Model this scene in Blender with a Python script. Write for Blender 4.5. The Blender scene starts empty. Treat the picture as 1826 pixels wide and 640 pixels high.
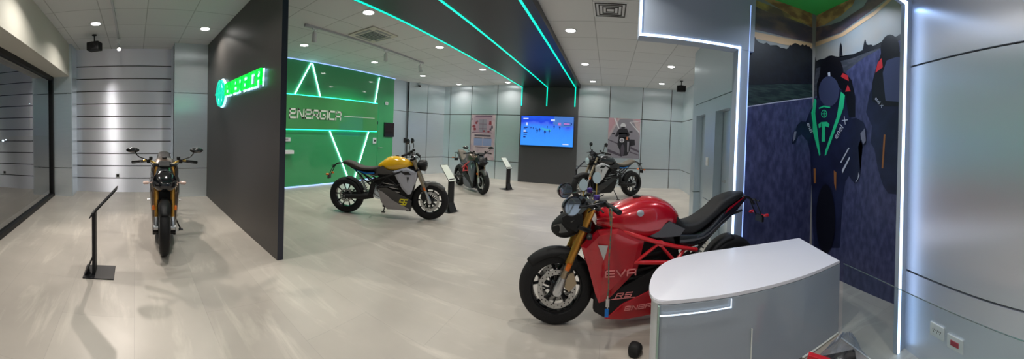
import bpy, bmesh, math, random
from math import pi, sin, cos, tan, radians, hypot, atan2, sqrt
from mathutils import Vector, Matrix
random.seed(7)
SC = bpy.context.scene
COL = SC.collection

# ---------------------------------------------------------------- camera (phone panorama: a cylinder about 194 degrees wide)
F = 538.0                                   # pixels per radian in the 1826x640 frame
CAM_HEIGHT = 1.55
SC.render.engine = 'CYCLES'
cam = bpy.data.cameras.new('panorama_camera')
cam.type = 'PANO'
cam.panorama_type = 'CENTRAL_CYLINDRICAL'
cam.central_cylindrical_range_u_min = -913.0 / F
cam.central_cylindrical_range_u_max = 913.0 / F
cam.central_cylindrical_range_v_min = -(640 - 250.2) / F
cam.central_cylindrical_range_v_max = 250.2 / F
cam.central_cylindrical_radius = 1.0
cam.clip_start = 0.02; cam.clip_end = 200
camo = bpy.data.objects.new('panorama_camera', cam)
COL.objects.link(camo)
tilt = Matrix.Rotation(-hypot(.0127, .0415), 3, Vector((.0127, .0415, 0)).normalized())
base = Matrix(((1, 0, 0), (0, 0, -1), (0, 1, 0)))
m3 = Matrix.Rotation((1085 - 913) / F, 3, 'Z') @ tilt @ base
camo.matrix_world = Matrix.Translation((0, 0, CAM_HEIGHT)) @ m3.to_4x4()
SC.camera = camo

# ---------------------------------------------------------------- exposure, world
SC.view_settings.view_transform = 'Standard'
SC.view_settings.look = 'None'
SC.view_settings.gamma = 1
SC.view_settings.use_curve_mapping = False
SC.view_settings.exposure = 0.0
SC.cycles.use_denoising = True
SC.cycles.max_bounces = 8
SC.cycles.sample_clamp_indirect = 6
DOWNLIGHT_W = 20.0
SPOT_W = 60.0
w = bpy.data.worlds.new('night'); SC.world = w; w.use_nodes = True
w.node_tree.nodes['Background'].inputs[0].default_value = (.012, .016, .03, 1)
w.node_tree.nodes['Background'].inputs[1].default_value = 1.0

# ---------------------------------------------------------------- materials
def s2l(c):
    return tuple((v / 12.92 if v <= .04045 else ((v + .055) / 1.055) ** 2.4) for v in c)
def rgb(r, g, b):
    return s2l((r / 255, g / 255, b / 255)) + (1,)
M = {}
def mat(name, col, rough=.5, metal=0., coat=0., emis=None, es=0., aniso=0., arot=0., trans=0., alpha=1., noise=None, bump=0., bscale=40., spec=.5):
    m = bpy.data.materials.new(name); m.use_nodes = True
    nt = m.node_tree; b = nt.nodes['Principled BSDF']
    b.inputs['Base Color'].default_value = col
    b.inputs['Roughness'].default_value = rough
    b.inputs['Metallic'].default_value = metal
    b.inputs['Coat Weight'].default_value = coat
    b.inputs['Coat Roughness'].default_value = .05
    b.inputs['Specular IOR Level'].default_value = spec
    b.inputs['Transmission Weight'].default_value = trans
    b.inputs['Alpha'].default_value = alpha
    if emis:
        b.inputs['Emission Color'].default_value = emis
        b.inputs['Emission Strength'].default_value = es
    if aniso:
        b.inputs['Anisotropic'].default_value = aniso
        b.inputs['Anisotropic Rotation'].default_value = arot
        t = nt.nodes.new('ShaderNodeTangent'); t.direction_type = 'RADIAL'; t.axis = 'Z'
        nt.links.new(t.outputs[0], b.inputs['Tangent'])
    tc = None
    if noise or bump:
        tc = nt.nodes.new('ShaderNodeTexCoord')
        mp = nt.nodes.new('ShaderNodeMapping')
        nt.links.new(tc.outputs['Object'], mp.inputs[0])
    if noise:                                # (second colour, scale, stretch xyz, lo, hi)
        c2, sc, st, lo, hi = noise
        mp.inputs['Scale'].default_value = st
        n = nt.nodes.new('ShaderNodeTexNoise'); n.inputs['Scale'].default_value = sc; n.inputs['Detail'].default_value = 6
        r = nt.nodes.new('ShaderNodeMapRange'); r.inputs['From Min'].default_value = lo; r.inputs['From Max'].default_value = hi
        x = nt.nodes.new('ShaderNodeMix'); x.data_type = 'RGBA'
        x.inputs['A'].default_value = col; x.inputs['B'].default_value = c2
        nt.links.new(mp.outputs[0], n.inputs['Vector']); nt.links.new(n.outputs[0], r.inputs['Value'])
        nt.links.new(r.outputs[0], x.inputs['Factor']); nt.links.new(x.outputs['Result'], b.inputs['Base Color'])
    if bump:
        n = nt.nodes.new('ShaderNodeTexNoise'); n.inputs['Scale'].default_value = bscale
        bp = nt.nodes.new('ShaderNodeBump'); bp.inputs['Strength'].default_value = bump; bp.inputs['Distance'].default_value = .01
        nt.links.new(tc.outputs['Object'], n.inputs['Vector']); nt.links.new(n.outputs[0], bp.inputs['Height'])
        nt.links.new(bp.outputs[0], b.inputs['Normal'])
    M[name] = m
    return m

mat('brushed_metal', (.82, .89, .94, 1), .38, .80, aniso=.9, arot=0.0, noise=((.78, .85, .91, 1), 3, (1, 1, 60), .35, .65))
mat('brushed_metal_side', (.82, .86, .96, 1), .38, .88, aniso=.9, arot=0.0)
mat('brushed_metal_slats', (.86, .88, .97, 1), .42, .9, aniso=1.0, arot=.25)
mat('satin_metal', (.66, .75, .82, 1), .36, .8)
mat('dark_seam', (.012, .012, .014, 1), .7)
mat('charcoal_wall', (.050, .046, .043, 1), .42, .15, spec=.6)
mat('charcoal_edge', (.018, .02, .035, 1), .5)
mat('beam_black', (.013, .014, .017, 1), .36, spec=.6)
mat('column_grey', (.055, .056, .06, 1), .5)
mat('cream_paint', (.62, .60, .53, 1), .7)
mat('white_paint', (.78, .80, .82, 1), .5)
mat('portal_paint', (.34, .40, .50, 1), .5)
mat('green_gloss', (.032, .33, .115, 1), .4, coat=1)
mat('green_panel', (.055, .31, .085, 1), .35, coat=1)
mat('green_ceiling', (.07, .66, .13, 1), .5)
mat('led_teal', (0, .5, .4, 1), .4, emis=(.0, .86, .56, 1), es=1.35)
mat('led_mint', (.1, .6, .5, 1), .4, emis=(.02, .95, .60, 1), es=3.0)
mat('led_white', (.8, .9, 1, 1), .4, emis=(.50, .68, 1, 1), es=3.6)
mat('led_soft', (.8, .9, 1, 1), .4, emis=(.70, .85, 1, 1), es=1.3)
mat('led_ice', (.8, .9, 1, 1), .4, emis=(.42, .92, 1, 1), es=3.6)
mat('led_blue', (.5, .6, 1, 1), .4, emis=(.30, .48, 1, 1), es=1.1)
mat('lamp_glow', (1, 1, 1, 1), .4, emis=(1, .97, .92, 1), es=14)
mat('letter_green', (.0, .6, .05, 1), .3, emis=(.0, .80, .05, 1), es=1.0)
mat('letter_teal', (0, .4, .3, 1), .3, emis=(.0, .55, .36, 1), es=1.0)
mat('halo_white', (.8, .9, 1, 1), .4, emis=(.50, .85, 1, 1), es=1.3)
mat('letter_white', (.75, .8, .72, 1), .35)
mat('white_plastic', (.72, .73, .75, 1), .35)
mat('white_track', (.45, .46, .48, 1), .45)
mat('black_plastic', (.009, .009, .010, 1), .45, spec=.3)
mat('gloss_black', (.008, .008, .010, 1), .12, coat=.6)
mat('matte_black', (.011, .011, .012, 1), .55, bump=.1, bscale=300, spec=.28)
mat('rubber', (.011, .011, .012, 1), .62, bump=.15, bscale=120, spec=.25)
mat('rim_black', (.012, .012, .014, 1), .25, .3)
mat('steel', (.55, .55, .56, 1), .28, 1)
mat('disc_steel', (.50, .50, .50, 1), .35, 1)
mat('cast_silver', (.60, .61, .63, 1), .32, .9)
mat('gold_fork', (.60, .30, .055, 1), .28, .75)
mat('champagne_fork', (.42, .34, .24, 1), .3, .85)
mat('red_paint', (.44, .002, .012, 1), .22, .2, coat=1.0)
mat('red_frame', (.60, .012, .018, 1), .28, coat=.6)
mat('yellow_paint', (.82, .46, .010, 1), .22, coat=.9)
mat('silver_paint', (.40, .41, .48, 1), .35, .25, coat=.6)
mat('pale_silver', (.55, .56, .58, 1), .35, .25, coat=.7)
mat('grey_paint', (.07, .068, .066, 1), .32, .3, coat=.5)
mat('belly_grey', (.28, .26, .26, 1), .4, .2)
mat('bronze_paint', (.085, .058, .040, 1), .28, .55, coat=.7)
mat('slate_paint', (.07, .085, .11, 1), .35, .5, coat=.4)
mat('brown_seat', (.034, .026, .022, 1), .65, bump=.2, bscale=250)
mat('taupe_seat', (.10, .085, .065, 1), .65, bump=.2, bscale=250)
mat('blue_accent', (.01, .16, .55, 1), .3, .4)
mat('red_mark', (.70, .22, .22, 1), .4)
mat('yellow_mark', (.75, .65, .02, 1), .4)
mat('lens_glass', (.05, .055, .06, 1), .06, coat=1)
mat('mirror_glass', (.42, .50, .54, 1), .08, .85)
mat('pale_lens', (.50, .64, .70, 1), .12, .1, coat=.5)
mat('orange_lens', (.75, .16, .01, 1), .25)
mat('red_lens', (.5, .01, .02, 1), .2, coat=.5)
mat('clear_lens', (.75, .55, .48, 1), .2)
mat('gold_metal', (.7, .48, .12, 1), .3, .9)
mat('purple_metal', (.10, .06, .30, 1), .3, .7)
mat('lanyard', (.20, .12, .05, 1), .6, noise=((.02, .12, .10, 1), 60, (1, 1, 1), .45, .55))
mat('poster_paper', (.42, .34, .35, 1), .55, noise=((.34, .27, .30, 1), 4, (1, 1, 1), .4, .6))
mat('socket_black', (.02, .02, .02, 1), .4)
mat('socket_red', (.42, .03, .06, 1), .4)
mat('vent_grey', (.30, .31, .32, 1), .6)
mat('counter_white', (.74, .74, .80, 1), .28)
mat('counter_body', (.60, .61, .64, 1), .4)
mat('counter_glass', (.30, .345, .40, 1), .10, .0, coat=.5)
mat('edge_green', (.30, .42, .36, 1), .25)
mat('edge_white', (.8, .83, .8, 1), .3)
mat('bag_item_red', (.5, .01, .02, 1), .4)
mat('bag_item_gold', (.8, .6, .25, 1), .35, .6)
mat('night_ground', (.02, .02, .022, 1), .9)
mat('street_glow', (1, 1, 1, 1), .4, emis=(.8, .9, 1, 1), es=10)
mat('street_amber', (1, .4, .2, 1), .4, emis=(1, .25, .12, 1), es=2.0)

def glass(name, col, alpha_mix, rough=0.0, ior=1.5):
    m = bpy.data.materials.new(name); m.use_nodes = True; nt = m.node_tree; nt.nodes.clear()
    o = nt.nodes.new('ShaderNodeOutputMaterial'); t = nt.nodes.new('ShaderNodeBsdfTransparent'); g = nt.nodes.new('ShaderNodeBsdfGlossy')
    t.inputs[0].default_value = col; g.inputs['Roughness'].default_value = rough
    lw = nt.nodes.new('ShaderNodeLayerWeight'); lw.inputs['Blend'].default_value = .5
    f = nt.nodes.new('ShaderNodeMath'); f.operation = 'POWER'; f.inputs[1].default_value = 4.0 if ior < 1.6 else 2.6; nt.links.new(lw.outputs['Facing'], f.inputs[0])
    x = nt.nodes.new('ShaderNodeMixShader'); a = nt.nodes.new('ShaderNodeMath'); a.operation = 'ADD'; a.use_clamp = True; a.inputs[1].default_value = alpha_mix
    nt.links.new(f.outputs[0], a.inputs[0]); nt.links.new(a.outputs[0], x.inputs[0]); nt.links.new(t.outputs[0], x.inputs[1]); nt.links.new(g.outputs[0], x.inputs[2])
    nt.links.new(x.outputs[0], o.inputs[0]); M[name] = m
glass('window_glass', (.55, .6, .6, 1), .20, 0.0, 1.7)
glass('clear_sheet', (.80, .88, .90, 1), .03, 0.0, 1.45)
glass('bag_film', (.80, .84, .92, 1), .10, .12, 1.5)

# ceiling tiles: 0.61 m grid of mineral tiles on painted T-bars
def ceiling_mat():
    m = bpy.data.materials.new('ceiling_tiles'); m.use_nodes = True; nt = m.node_tree; b = nt.nodes['Principled BSDF']
    tc = nt.nodes.new('ShaderNodeTexCoord'); br = nt.nodes.new('ShaderNodeTexBrick')
    br.offset = 0; br.squash = 1
    br.inputs['Scale'].default_value = 1; br.inputs['Mortar Size'].default_value = .009; br.inputs['Mortar Smooth'].default_value = .2
    br.inputs['Brick Width'].default_value = .745; br.inputs['Row Height'].default_value = .745
    br.inputs['Color1'].default_value = (.64, .645, .65, 1); br.inputs['Color2'].default_value = (.67, .675, .68, 1); br.inputs['Mortar'].default_value = (.42, .425, .43, 1)
    n = nt.nodes.new('ShaderNodeTexNoise'); n.inputs['Scale'].default_value = 140
    bp = nt.nodes.new('ShaderNodeBump'); bp.inputs['Strength'].default_value = .12; bp.inputs['Distance'].default_value = .01
    mp = nt.nodes.new('ShaderNodeMapping'); mp.inputs['Location'].default_value = (.29, -.20, 0)
    nt.links.new(tc.outputs['Object'], mp.inputs[0]); nt.links.new(mp.outputs[0], br.inputs['Vector']); nt.links.new(br.outputs['Color'], b.inputs['Base Color'])
    nt.links.new(tc.outputs['Object'], n.inputs['Vector']); nt.links.new(n.outputs[0], bp.inputs['Height']); nt.links.new(bp.outputs[0], b.inputs['Normal'])
    b.inputs['Roughness'].default_value = .8
    M['ceiling_tiles'] = m
ceiling_mat()
def floor_mat():
    m = bpy.data.materials.new('stone_floor'); m.use_nodes = True; nt = m.node_tree; b = nt.nodes['Principled BSDF']
    tc = nt.nodes.new('ShaderNodeTexCoord')
    br = nt.nodes.new('ShaderNodeTexBrick'); br.offset = .5
    br.inputs['Scale'].default_value = 1; br.inputs['Mortar Size'].default_value = .0015; br.inputs['Mortar Smooth'].default_value = .3
    br.inputs['Brick Width'].default_value = 1.2; br.inputs['Row Height'].default_value = .6
    br.inputs['Color1'].default_value = (.43, .395, .35, 1); br.inputs['Color2'].default_value = (.39, .355, .315, 1); br.inputs['Mortar'].default_value = (.31, .285, .255, 1)
    mp = nt.nodes.new('ShaderNodeMapping'); mp.inputs['Rotation'].default_value = (0, 0, radians(38)); mp.inputs['Scale'].default_value = (.55, 3.2, 1)
    n1 = nt.nodes.new('ShaderNodeTexNoise'); n1.inputs['Scale'].default_value = 1.6; n1.inputs['Detail'].default_value = 9; n1.inputs['Roughness'].default_value = .62; n1.inputs['Distortion'].default_value = .6
    n2 = nt.nodes.new('ShaderNodeTexNoise'); n2.inputs['Scale'].default_value = 1.1; n2.inputs['Detail'].default_value = 4
    r1 = nt.nodes.new('ShaderNodeMapRange'); r1.inputs['From Min'].default_value = .54; r1.inputs['From Max'].default_value = .72
    r2 = nt.nodes.new('ShaderNodeMapRange'); r2.inputs['From Min'].default_value = .35; r2.inputs['From Max'].default_value = .65; r2.inputs['To Min'].default_value = .88; r2.inputs['To Max'].default_value = 1.1
    x = nt.nodes.new('ShaderNodeMix'); x.data_type = 'RGBA'; x.inputs['B'].default_value = (.53, .49, .43, 1)
    x2 = nt.nodes.new('ShaderNodeMix'); x2.data_type = 'RGBA'; x2.blend_type = 'MULTIPLY'; x2.inputs['Factor'].default_value = 1
    L = nt.links
    L.new(tc.outputs['Object'], br.inputs['Vector']); L.new(tc.outputs['Object'], mp.inputs[0]); L.new(mp.outputs[0], n1.inputs['Vector']); L.new(tc.outputs['Object'], n2.inputs['Vector'])
    L.new(n1.outputs[0], r1.inputs['Value']); L.new(n2.outputs[0], r2.inputs['Value'])
    L.new(r1.outputs[0], x.inputs['Factor']); L.new(br.outputs['Color'], x.inputs['A'])
    L.new(x.outputs['Result'], x2.inputs['A']); L.new(r2.outputs[0], x2.inputs['B'])
    L.new(x2.outputs['Result'], b.inputs['Base Color'])
    b.inputs['Roughness'].default_value = .36; b.inputs['Specular IOR Level'].default_value = .4
    M['stone_floor'] = m
floor_mat()

# ---------------------------------------------------------------- mesh helpers
def link(name, me_or_bm, mats, parent=None, smooth=False):
    if isinstance(me_or_bm, bmesh.types.BMesh):
        me = bpy.data.meshes.new(name)
        bmesh.ops.recalc_face_normals(me_or_bm, faces=me_or_bm.faces)
        me_or_bm.to_mesh(me); me_or_bm.free()
    else:
        me = me_or_bm
    if not isinstance(mats, (list, tuple)): mats = [mats]
    for k in mats: me.materials.append(M[k])
    if smooth:
        for p in me.polygons: p.use_smooth = True
        try: me.set_sharp_from_angle(angle=radians(38))
        except Exception: pass
    o = bpy.data.objects.new(name, me); COL.objects.link(o)
    if parent: o.parent = parent
    return o
def tag(o, label, cat, group=None, kind=None):
    if label: o['label'] = label
    if cat: o['category'] = cat
    if group: o['group'] = group
    if kind: o['kind'] = kind
    return o
def empty(name, loc=(0, 0, 0), rz=0, label=None, cat=None, group=None):
    o = bpy.data.objects.new(name, None); COL.objects.link(o); o.location = loc; o.rotation_euler = (0, 0, rz)
    o.empty_display_size = .1
    return tag(o, label, cat, group)
def structure(o):
    o['kind'] = 'structure'; return o
def copy_tree(o, parent=None):
    c = o.copy(); COL.objects.link(c)
    if parent: c.parent = parent
    for ch in list(o.children): copy_tree(ch, c)
    return c
def NB(): return bmesh.new()
def box(bm, lo, hi, bev=0., mi=0, mtx=None):
    r = bmesh.ops.create_cube(bm, size=1)['verts']
    for v in r:
        v.co = Vector([lo[i] + (v.co[i] + .5) * (hi[i] - lo[i]) for i in range(3)])
    fs = set(f for v in r for f in v.link_faces)
    for f in fs: f.material_index = mi
    if bev:
        es = set(e for v in r for e in v.link_edges)
        q = bmesh.ops.bevel(bm, geom=list(es), offset=bev, segments=2, affect='EDGES', profile=.5)
        r = list(set(v for f in q['faces'] for v in f.verts) | set(v for v in r if v.is_valid))
        for f in q['faces']: f.material_index = mi
    if mtx is not None: bmesh.ops.transform(bm, matrix=mtx, verts=r)
    return r
def quad(bm, pts, mi=0):
    f = bm.faces.new([bm.verts.new(p) for p in pts]); f.material_index = mi; return f
def frame_of(d):
    d = Vector(d).normalized(); u = Vector((0, 0, 1)) if abs(d.z) < .9 else Vector((1, 0, 0))
    a = d.cross(u).normalized(); return a, d.cross(a).normalized()
def tube(bm, pts, r, n=10, mi=0, cap=True, flat=1.0):
    pts = [Vector(p) for p in pts]
    rs = r if isinstance(r, (list, tuple)) else [r] * len(pts)
    rings = []
    a0 = None
    for i, p in enumerate(pts):
        d = (pts[min(i + 1, len(pts) - 1)] - pts[max(i - 1, 0)]).normalized()
        if a0 is None: a, b = frame_of(d)
        else:
            a = (a0 - d * a0.dot(d)).normalized(); b = d.cross(a).normalized()
        a0 = a
        rings.append([bm.verts.new(p + (a * cos(2 * pi * k / n) + b * sin(2 * pi * k / n) * flat) * rs[i]) for k in range(n)])
    for i in range(len(rings) - 1):
        for k in range(n):
            f = bm.faces.new((rings[i][k], rings[i][(k + 1) % n], rings[i + 1][(k + 1) % n], rings[i + 1][k])); f.material_index = mi
    if cap:
        for rg in (rings[0], rings[-1]):
            f = bm.faces.new(rg); f.material_index = mi
def smooth_path(pts, n=6):
    P = [Vector(p) for p in pts]; out = []
    for i in range(len(P) - 1):
        p0 = P[max(i - 1, 0)]; p1 = P[i]; p2 = P[i + 1]; p3 = P[min(i + 2, len(P) - 1)]
        for k in range(n):
            t = k / n
            out.append(.5 * ((2 * p1) + (-p0 + p2) * t + (2 * p0 - 5 * p1 + 4 * p2 - p3) * t * t + (-p0 + 3 * p1 - 3 * p2 + p3) * t ** 3))
    return out + [P[-1]]
def lathe_y(bm, prof, c=(0, 0, 0), n=40, mi=0, close=True):
    """prof: list of (radius, y); revolve about the y axis through c."""
    c = Vector(c); rings = []
    for (r, y) in prof:
        rings.append([bm.verts.new(c + Vector((r * cos(2 * pi * k / n), y, r * sin(2 * pi * k / n)))) for k in range(n)])
    m = len(rings)
    for i in range(m if close else m - 1):
        j = (i + 1) % m
        for k in range(n):
            f = bm.faces.new((rings[i][k], rings[i][(k + 1) % n], rings[j][(k + 1) % n], rings[j][k])); f.material_index = mi
def lathe_dir(bm, prof, c, d, n=24, mi=0):
    """prof: (radius, distance along d); open ends capped."""
    c = Vector(c); d = Vector(d).normalized(); a, b = frame_of(d); rings = []
    for (r, h) in prof:
        rings.append([bm.verts.new(c + d * h + (a * cos(2 * pi * k / n) + b * sin(2 * pi * k / n)) * max(r, 1e-4)) for k in range(n)])
    for i in range(len(rings) - 1):
        for k in range(n):
            f = bm.faces.new((rings[i][k], rings[i][(k + 1) % n], rings[i + 1][(k + 1) % n], rings[i + 1][k])); f.material_index = mi
    for rg in (rings[0], rings[-1]):
        f = bm.faces.new(rg); f.material_index = mi
def loft(bm, st, n=20, p=2.4, mi=0):
    """st: (x, z0, z1, halfwidth) stations; cross-sections are superellipses in the yz plane."""
    rings = []
    for (x, z0, z1, wd) in st:
        zc = (z0 + z1) / 2; h = (z1 - z0) / 2; ring = []
        for k in range(n):
            t = 2 * pi * k / n; ct, s_ = cos(t), sin(t)
            ring.append(bm.verts.new((x, wd * math.copysign(abs(ct) ** (2 / p), ct), zc + h * math.copysign(abs(s_) ** (2 / p), s_))))
        rings.append(ring)
    for i in range(len(rings) - 1):
        for k in range(n):
            f = bm.faces.new((rings[i][k], rings[i][(k + 1) % n], rings[i + 1][(k + 1) % n], rings[i + 1][k])); f.material_index = mi
    for rg in (rings[0], rings[-1]): bm.faces.new(rg)
def interp_st(st, n=5):
    out = []
    for i in range(len(st) - 1):
        p0 = st[max(i - 1, 0)]; p1 = st[i]; p2 = st[i + 1]; p3 = st[min(i + 2, len(st) - 1)]
        for k in range(n):
            t = k / n
            out.append(tuple(.5 * (2 * b + (c - a) * t + (2 * a - 5 * b + 4 * c - d) * t * t + (3 * b - a - 3 * c + d) * t ** 3) for a, b, c, d in zip(p0, p1, p2, p3)))
    out.append(st[-1])
    return [(x, z0, z1, max(wd, .004)) for x, z0, z1, wd in out]
def plate(bm, outline, yf, th, bev=.006, mi=0):
    """outline (x,z); yf(x,z) gives the outer y; extruded inward by th (signed)."""
    top = [bm.verts.new((x, yf(x, z), z)) for x, z in outline]
    bot = [bm.verts.new((x, yf(x, z) - th, z)) for x, z in outline]
    n = len(outline)
    f1 = bm.faces.new(top); f2 = bm.faces.new(bot[::-1])
    fs = [f1, f2]
    for i in range(n):
        fs.append(bm.faces.new((top[i], bot[i], bot[(i + 1) % n], top[(i + 1) % n])))
    for f in fs: f.material_index = mi
    if bev:
        es = [e for e in f1.edges]
        q = bmesh.ops.bevel(bm, geom=es, offset=bev, segments=2, affect='EDGES', profile=.6)
        for f in q['faces']: f.material_index = mi
def poly3(bm, pts, mi=0):
    return quad(bm, pts, mi)

# lettering drawn with squared strokes, 4 wide and 3 high
GL = {
 'e': [[(4, 0), (0, 0), (0, 3), (4, 3), (4, 1.5), (0, 1.5)]],
 'N': [[(0, 0), (0, 3), (.6, 3), (3.4, 0), (4, 0), (4, 3)]],
 'R': [[(0, 0), (0, 3), (4, 3), (4, 1.4), (0, 1.4)], [(1.8, 1.4), (4, 0)]],
 'G': [[(4, 3), (0, 3), (0, 0), (4, 0), (4, 1.5), (2.2, 1.5)]],
 'I': [[(0, 0), (0, 3)]],
 'C': [[(4, 3), (0, 3), (0, 0), (4, 0)]],
 'A': [[(0, 0), (0, 2.2), (.8, 3), (4, 3), (4, 0)], [(0, 1.2), (4, 1.2)]],
 'S': [[(4, 3), (0, 3), (0, 1.5), (4, 1.5), (4, 0), (0, 0)]],
 'V': [[(0, 3), (2, 0), (4, 3)]],
 'E': [[(4, 3), (0, 3), (0, 0), (4, 0)], [(0, 1.5), (4, 1.5)]],
}
def stroke_text(bm, s, org, u, v, h, th, depth, slant=.18, gap=1.7, mi=0, tw=None):
    """letters on the plane org + a*u + b*v, raised along u x v; h = letter height."""
    org = Vector(org); u = Vector(u); v = Vector(v); nrm = u.cross(v).normalized(); k = h / 3; cx = 0
    for ch in s:
        g = GL[ch]; wd = 0 if ch == 'I' else 4
        for pl in g:
            for (a, b) in zip(pl, pl[1:]):
                a = Vector(a); b = Vector(b); d = (b - a).normalized(); q = Vector((-d.y, d.x)) * th / 2; e = d * th / 2
                cs = [a - e + q, a - e - q, b + e - q, b + e + q]
                pts = []
                for c in cs:
                    X = (cx + c.x + slant * c.y) * k * (tw or 1); Y = c.y * k
                    pts.append(org + u * X + v * Y)
                top = [bm.verts.new(p + nrm * depth) for p in pts]; bot = [bm.verts.new(p) for p in pts]
                f = bm.faces.new(top); f.material_index = mi
                for i in range(4):
                    f = bm.faces.new((top[i], top[(i + 1) % 4], bot[(i + 1) % 4], bot[i])); f.material_index = mi
        cx += wd + gap
    return cx * k
def font_text(name, s, size, mtx, material, parent, sx=1.0, extrude=.0005):
    cu = bpy.data.curves.new(name, 'FONT'); cu.body = s; cu.size = size; cu.extrude = extrude; cu.align_x = 'LEFT'
    o = bpy.data.objects.new('text_tmp', cu); COL.objects.link(o)
    dg = bpy.context.evaluated_depsgraph_get()
    me = bpy.data.meshes.new_from_object(o.evaluated_get(dg))
    bpy.data.objects.remove(o)
    me.transform(Matrix.Diagonal((sx, 1, 1, 1))); me.transform(mtx)
    me.materials.clear()
    return link(name, me, material, parent)

# ================================================================ THE ROOM
CEIL = 3.39
XL, XR, YB, YW = -6.6, 2.5, 10.15, -1.84
b = NB(); quad(b, [(-8.2, -2.1, 0), (3.2, -2.1, 0), (3.2, 11.4, 0), (-8.2, 11.4, 0)])
structure(link('floor', b, 'stone_floor'))
b = NB(); box(b, (-8.2, -2.1, CEIL), (3.2, 11.4, CEIL + .1))
structure(link('ceiling', b, 'ceiling_tiles'))

def panel_wall(name, p0, p1, us, zs, material='brushed_metal', z0=0, z1=CEIL, gap=.014, depth=.02, inner=1, parent=None):
    """a wall from p0 to p1 (plan points), clad in panels split at the fractions/metres us and heights zs; the room is to the left of p0->p1 when inner=1"""
    p0 = Vector((p0[0], p0[1], 0)); p1 = Vector((p1[0], p1[1], 0)); d = (p1 - p0); L = d.length; d.normalize()
    nrm = Vector((-d.y, d.x, 0)) * inner
    bm = NB()
    mtx = Matrix.Translation(p0) @ Matrix((( d.x, nrm.x, 0, 0), (d.y, nrm.y, 0, 0), (0, 0, 1, 0), (0, 0, 0, 1)))
    box(bm, (0, -.14, z0), (L, -depth, z1), mi=1, mtx=mtx)
    U = [0] + list(us) + [L]; Z = [z0] + list(zs) + [z1]
    for i in range(len(U) - 1):
        for j in range(len(Z) - 1):
            box(bm, (U[i] + (gap / 2 if i else 0), -depth - .001, Z[j] + (gap / 2 if j else 0)), (U[i + 1] - (gap / 2 if i < len(U) - 2 else 0), 0, Z[j + 1] - (gap / 2 if j < len(Z) - 2 else 0)), mi=0, mtx=mtx)
    return structure(link(name, bm, [material, 'dark_seam'], parent))
S1, S2 = .64, 2.31
panel_wall('wall_left_pier', (XL, -1.40), (XL, YW), [], [S1, S2])
panel_wall('wall_left_slats', (-7.16, .87), (-7.16, -1.40), [], [.335 + .295 * i for i in range(10)], material='brushed_metal_slats', gap=.022)
b = NB(); box(b, (-7.3, -1.50, 0), (XL - .02, -1.385, CEIL)); structure(link('wall_left_return', b, 'satin_metal'))
b = NB(); box(b, (-7.3, .87, 0), (XL - .02, .98, CEIL)); structure(link('wall_left_reveal', b, 'satin_metal'))
panel_wall('wall_left_panel', (XL, 1.66), (XL, .87), [], [S1, S2])
# long charcoal partition with the lit sign on it
b = NB(); box(b, (XL - .05, 1.62, 0), (-3.10, 1.70, CEIL - .001), bev=.002)
for f in b.faces:
    if f.normal.x > .9: f.material_index = 1
structure(link('wall_partition', b, ['charcoal_wall', 'charcoal_edge']))
# green wall
XG = -6.86
b = NB(); box(b, (XG - .15, 1.70, .035), (XG, 7.90, CEIL)); structure(link('wall_green', b, 'green_gloss'))
b = NB(); box(b, (XG - .10, 1.70, 0), (XG + .012, 7.90, .035)); structure(link('baseboard_green', b, 'led_blue'))
b = NB(); box(b, (XG - .05, 1.70, CEIL - .022), (XG + .02, 7.92, CEIL - .002)); structure(link('trim_1', b, 'led_blue'))
panel_wall('wall_green_end', (XG, 8.72), (XG, 7.90), [], [S2], material='satin_metal')
panel_wall('wall_corner', (-6.18, 10.15), (-6.78, 8.66), [.80], [S1, S2], gap=.022)
def back_cells(): return [ .62 + 1.05 * i for i in range(3)]
panel_wall('wall_back_left', (-3.02, YB), (-6.22, YB), [.95, 1.98, 2.90], [S1, S2], gap=.024)
panel_wall('wall_back_right', (2.52, YB), (-1.05, YB), [.42, 1.42, 2.52], [S1, S2], gap=.024)
panel_wall('wall_right_back', (XR, 5.85), (XR, YB), [2.9], [S1, S2], gap=.024)
b = NB(); box(b, (1.66, 5.70, 0), (2.62, 5.86, CEIL)); structure(link('wall_right_return', b, 'satin_metal'))

# ---- door wall (x = 1.65), with two recessed doors
def door_wall():
    x = 1.65; D = [(3.92, 4.50), (5.02, 5.56)]; zt = 2.09; bm = NB(); g = .006
    ys = [3.28, 3.92, 4.50, 5.02, 5.56, 5.70]
    box(bm, (x + .16, 3.28, 0), (x + .26, 5.70, CEIL), mi=1)
    for i in range(5):
        hole = i in (1, 3)
        zb = zt if hole else 0
        cuts = [zb] + [z for z in (S1, S2) if z > zb] + [CEIL]
        for a, c in zip(cuts, cuts[1:]):
            y0, y1 = ys[i], ys[i + 1]
            box(bm, (x, y0 + (0 if hole else 0), a + (g if a > zb else 0)), (x + .155, y1, c - (g if c < CEIL else 0)), mi=0)
    return structure(link('wall_doors', bm, ['satin_metal', 'dark_seam']))
door_wall()
for i, (y0, y1) in enumerate([(3.93, 4.49), (5.03, 5.55)]):
    b = NB(); box(b, (1.775, y0, .005), (1.805, (y0 + y1) / 2 + .12 if i == 0 else y1, 2.085), bev=.002)
    if i == 0: box(b, (1.785, (y0 + y1) / 2 + .126, .005), (1.805, y1, 2.085), bev=.002)
    d = structure(link('door_%d' % (i + 1), b, 'satin_metal'))
    if i == 0:
        h = NB(); lathe_dir(h, [(.024, 0), (.024, .012)], (1.775, 4.30, 1.0), (-1, 0, 0)); tube(h, [(1.77, 4.30, 1.0), (1.725, 4.30, 1.0), (1.725, 4.19, 1.0)], .009)
        link('door_handle', h, 'steel', d, True)

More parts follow.
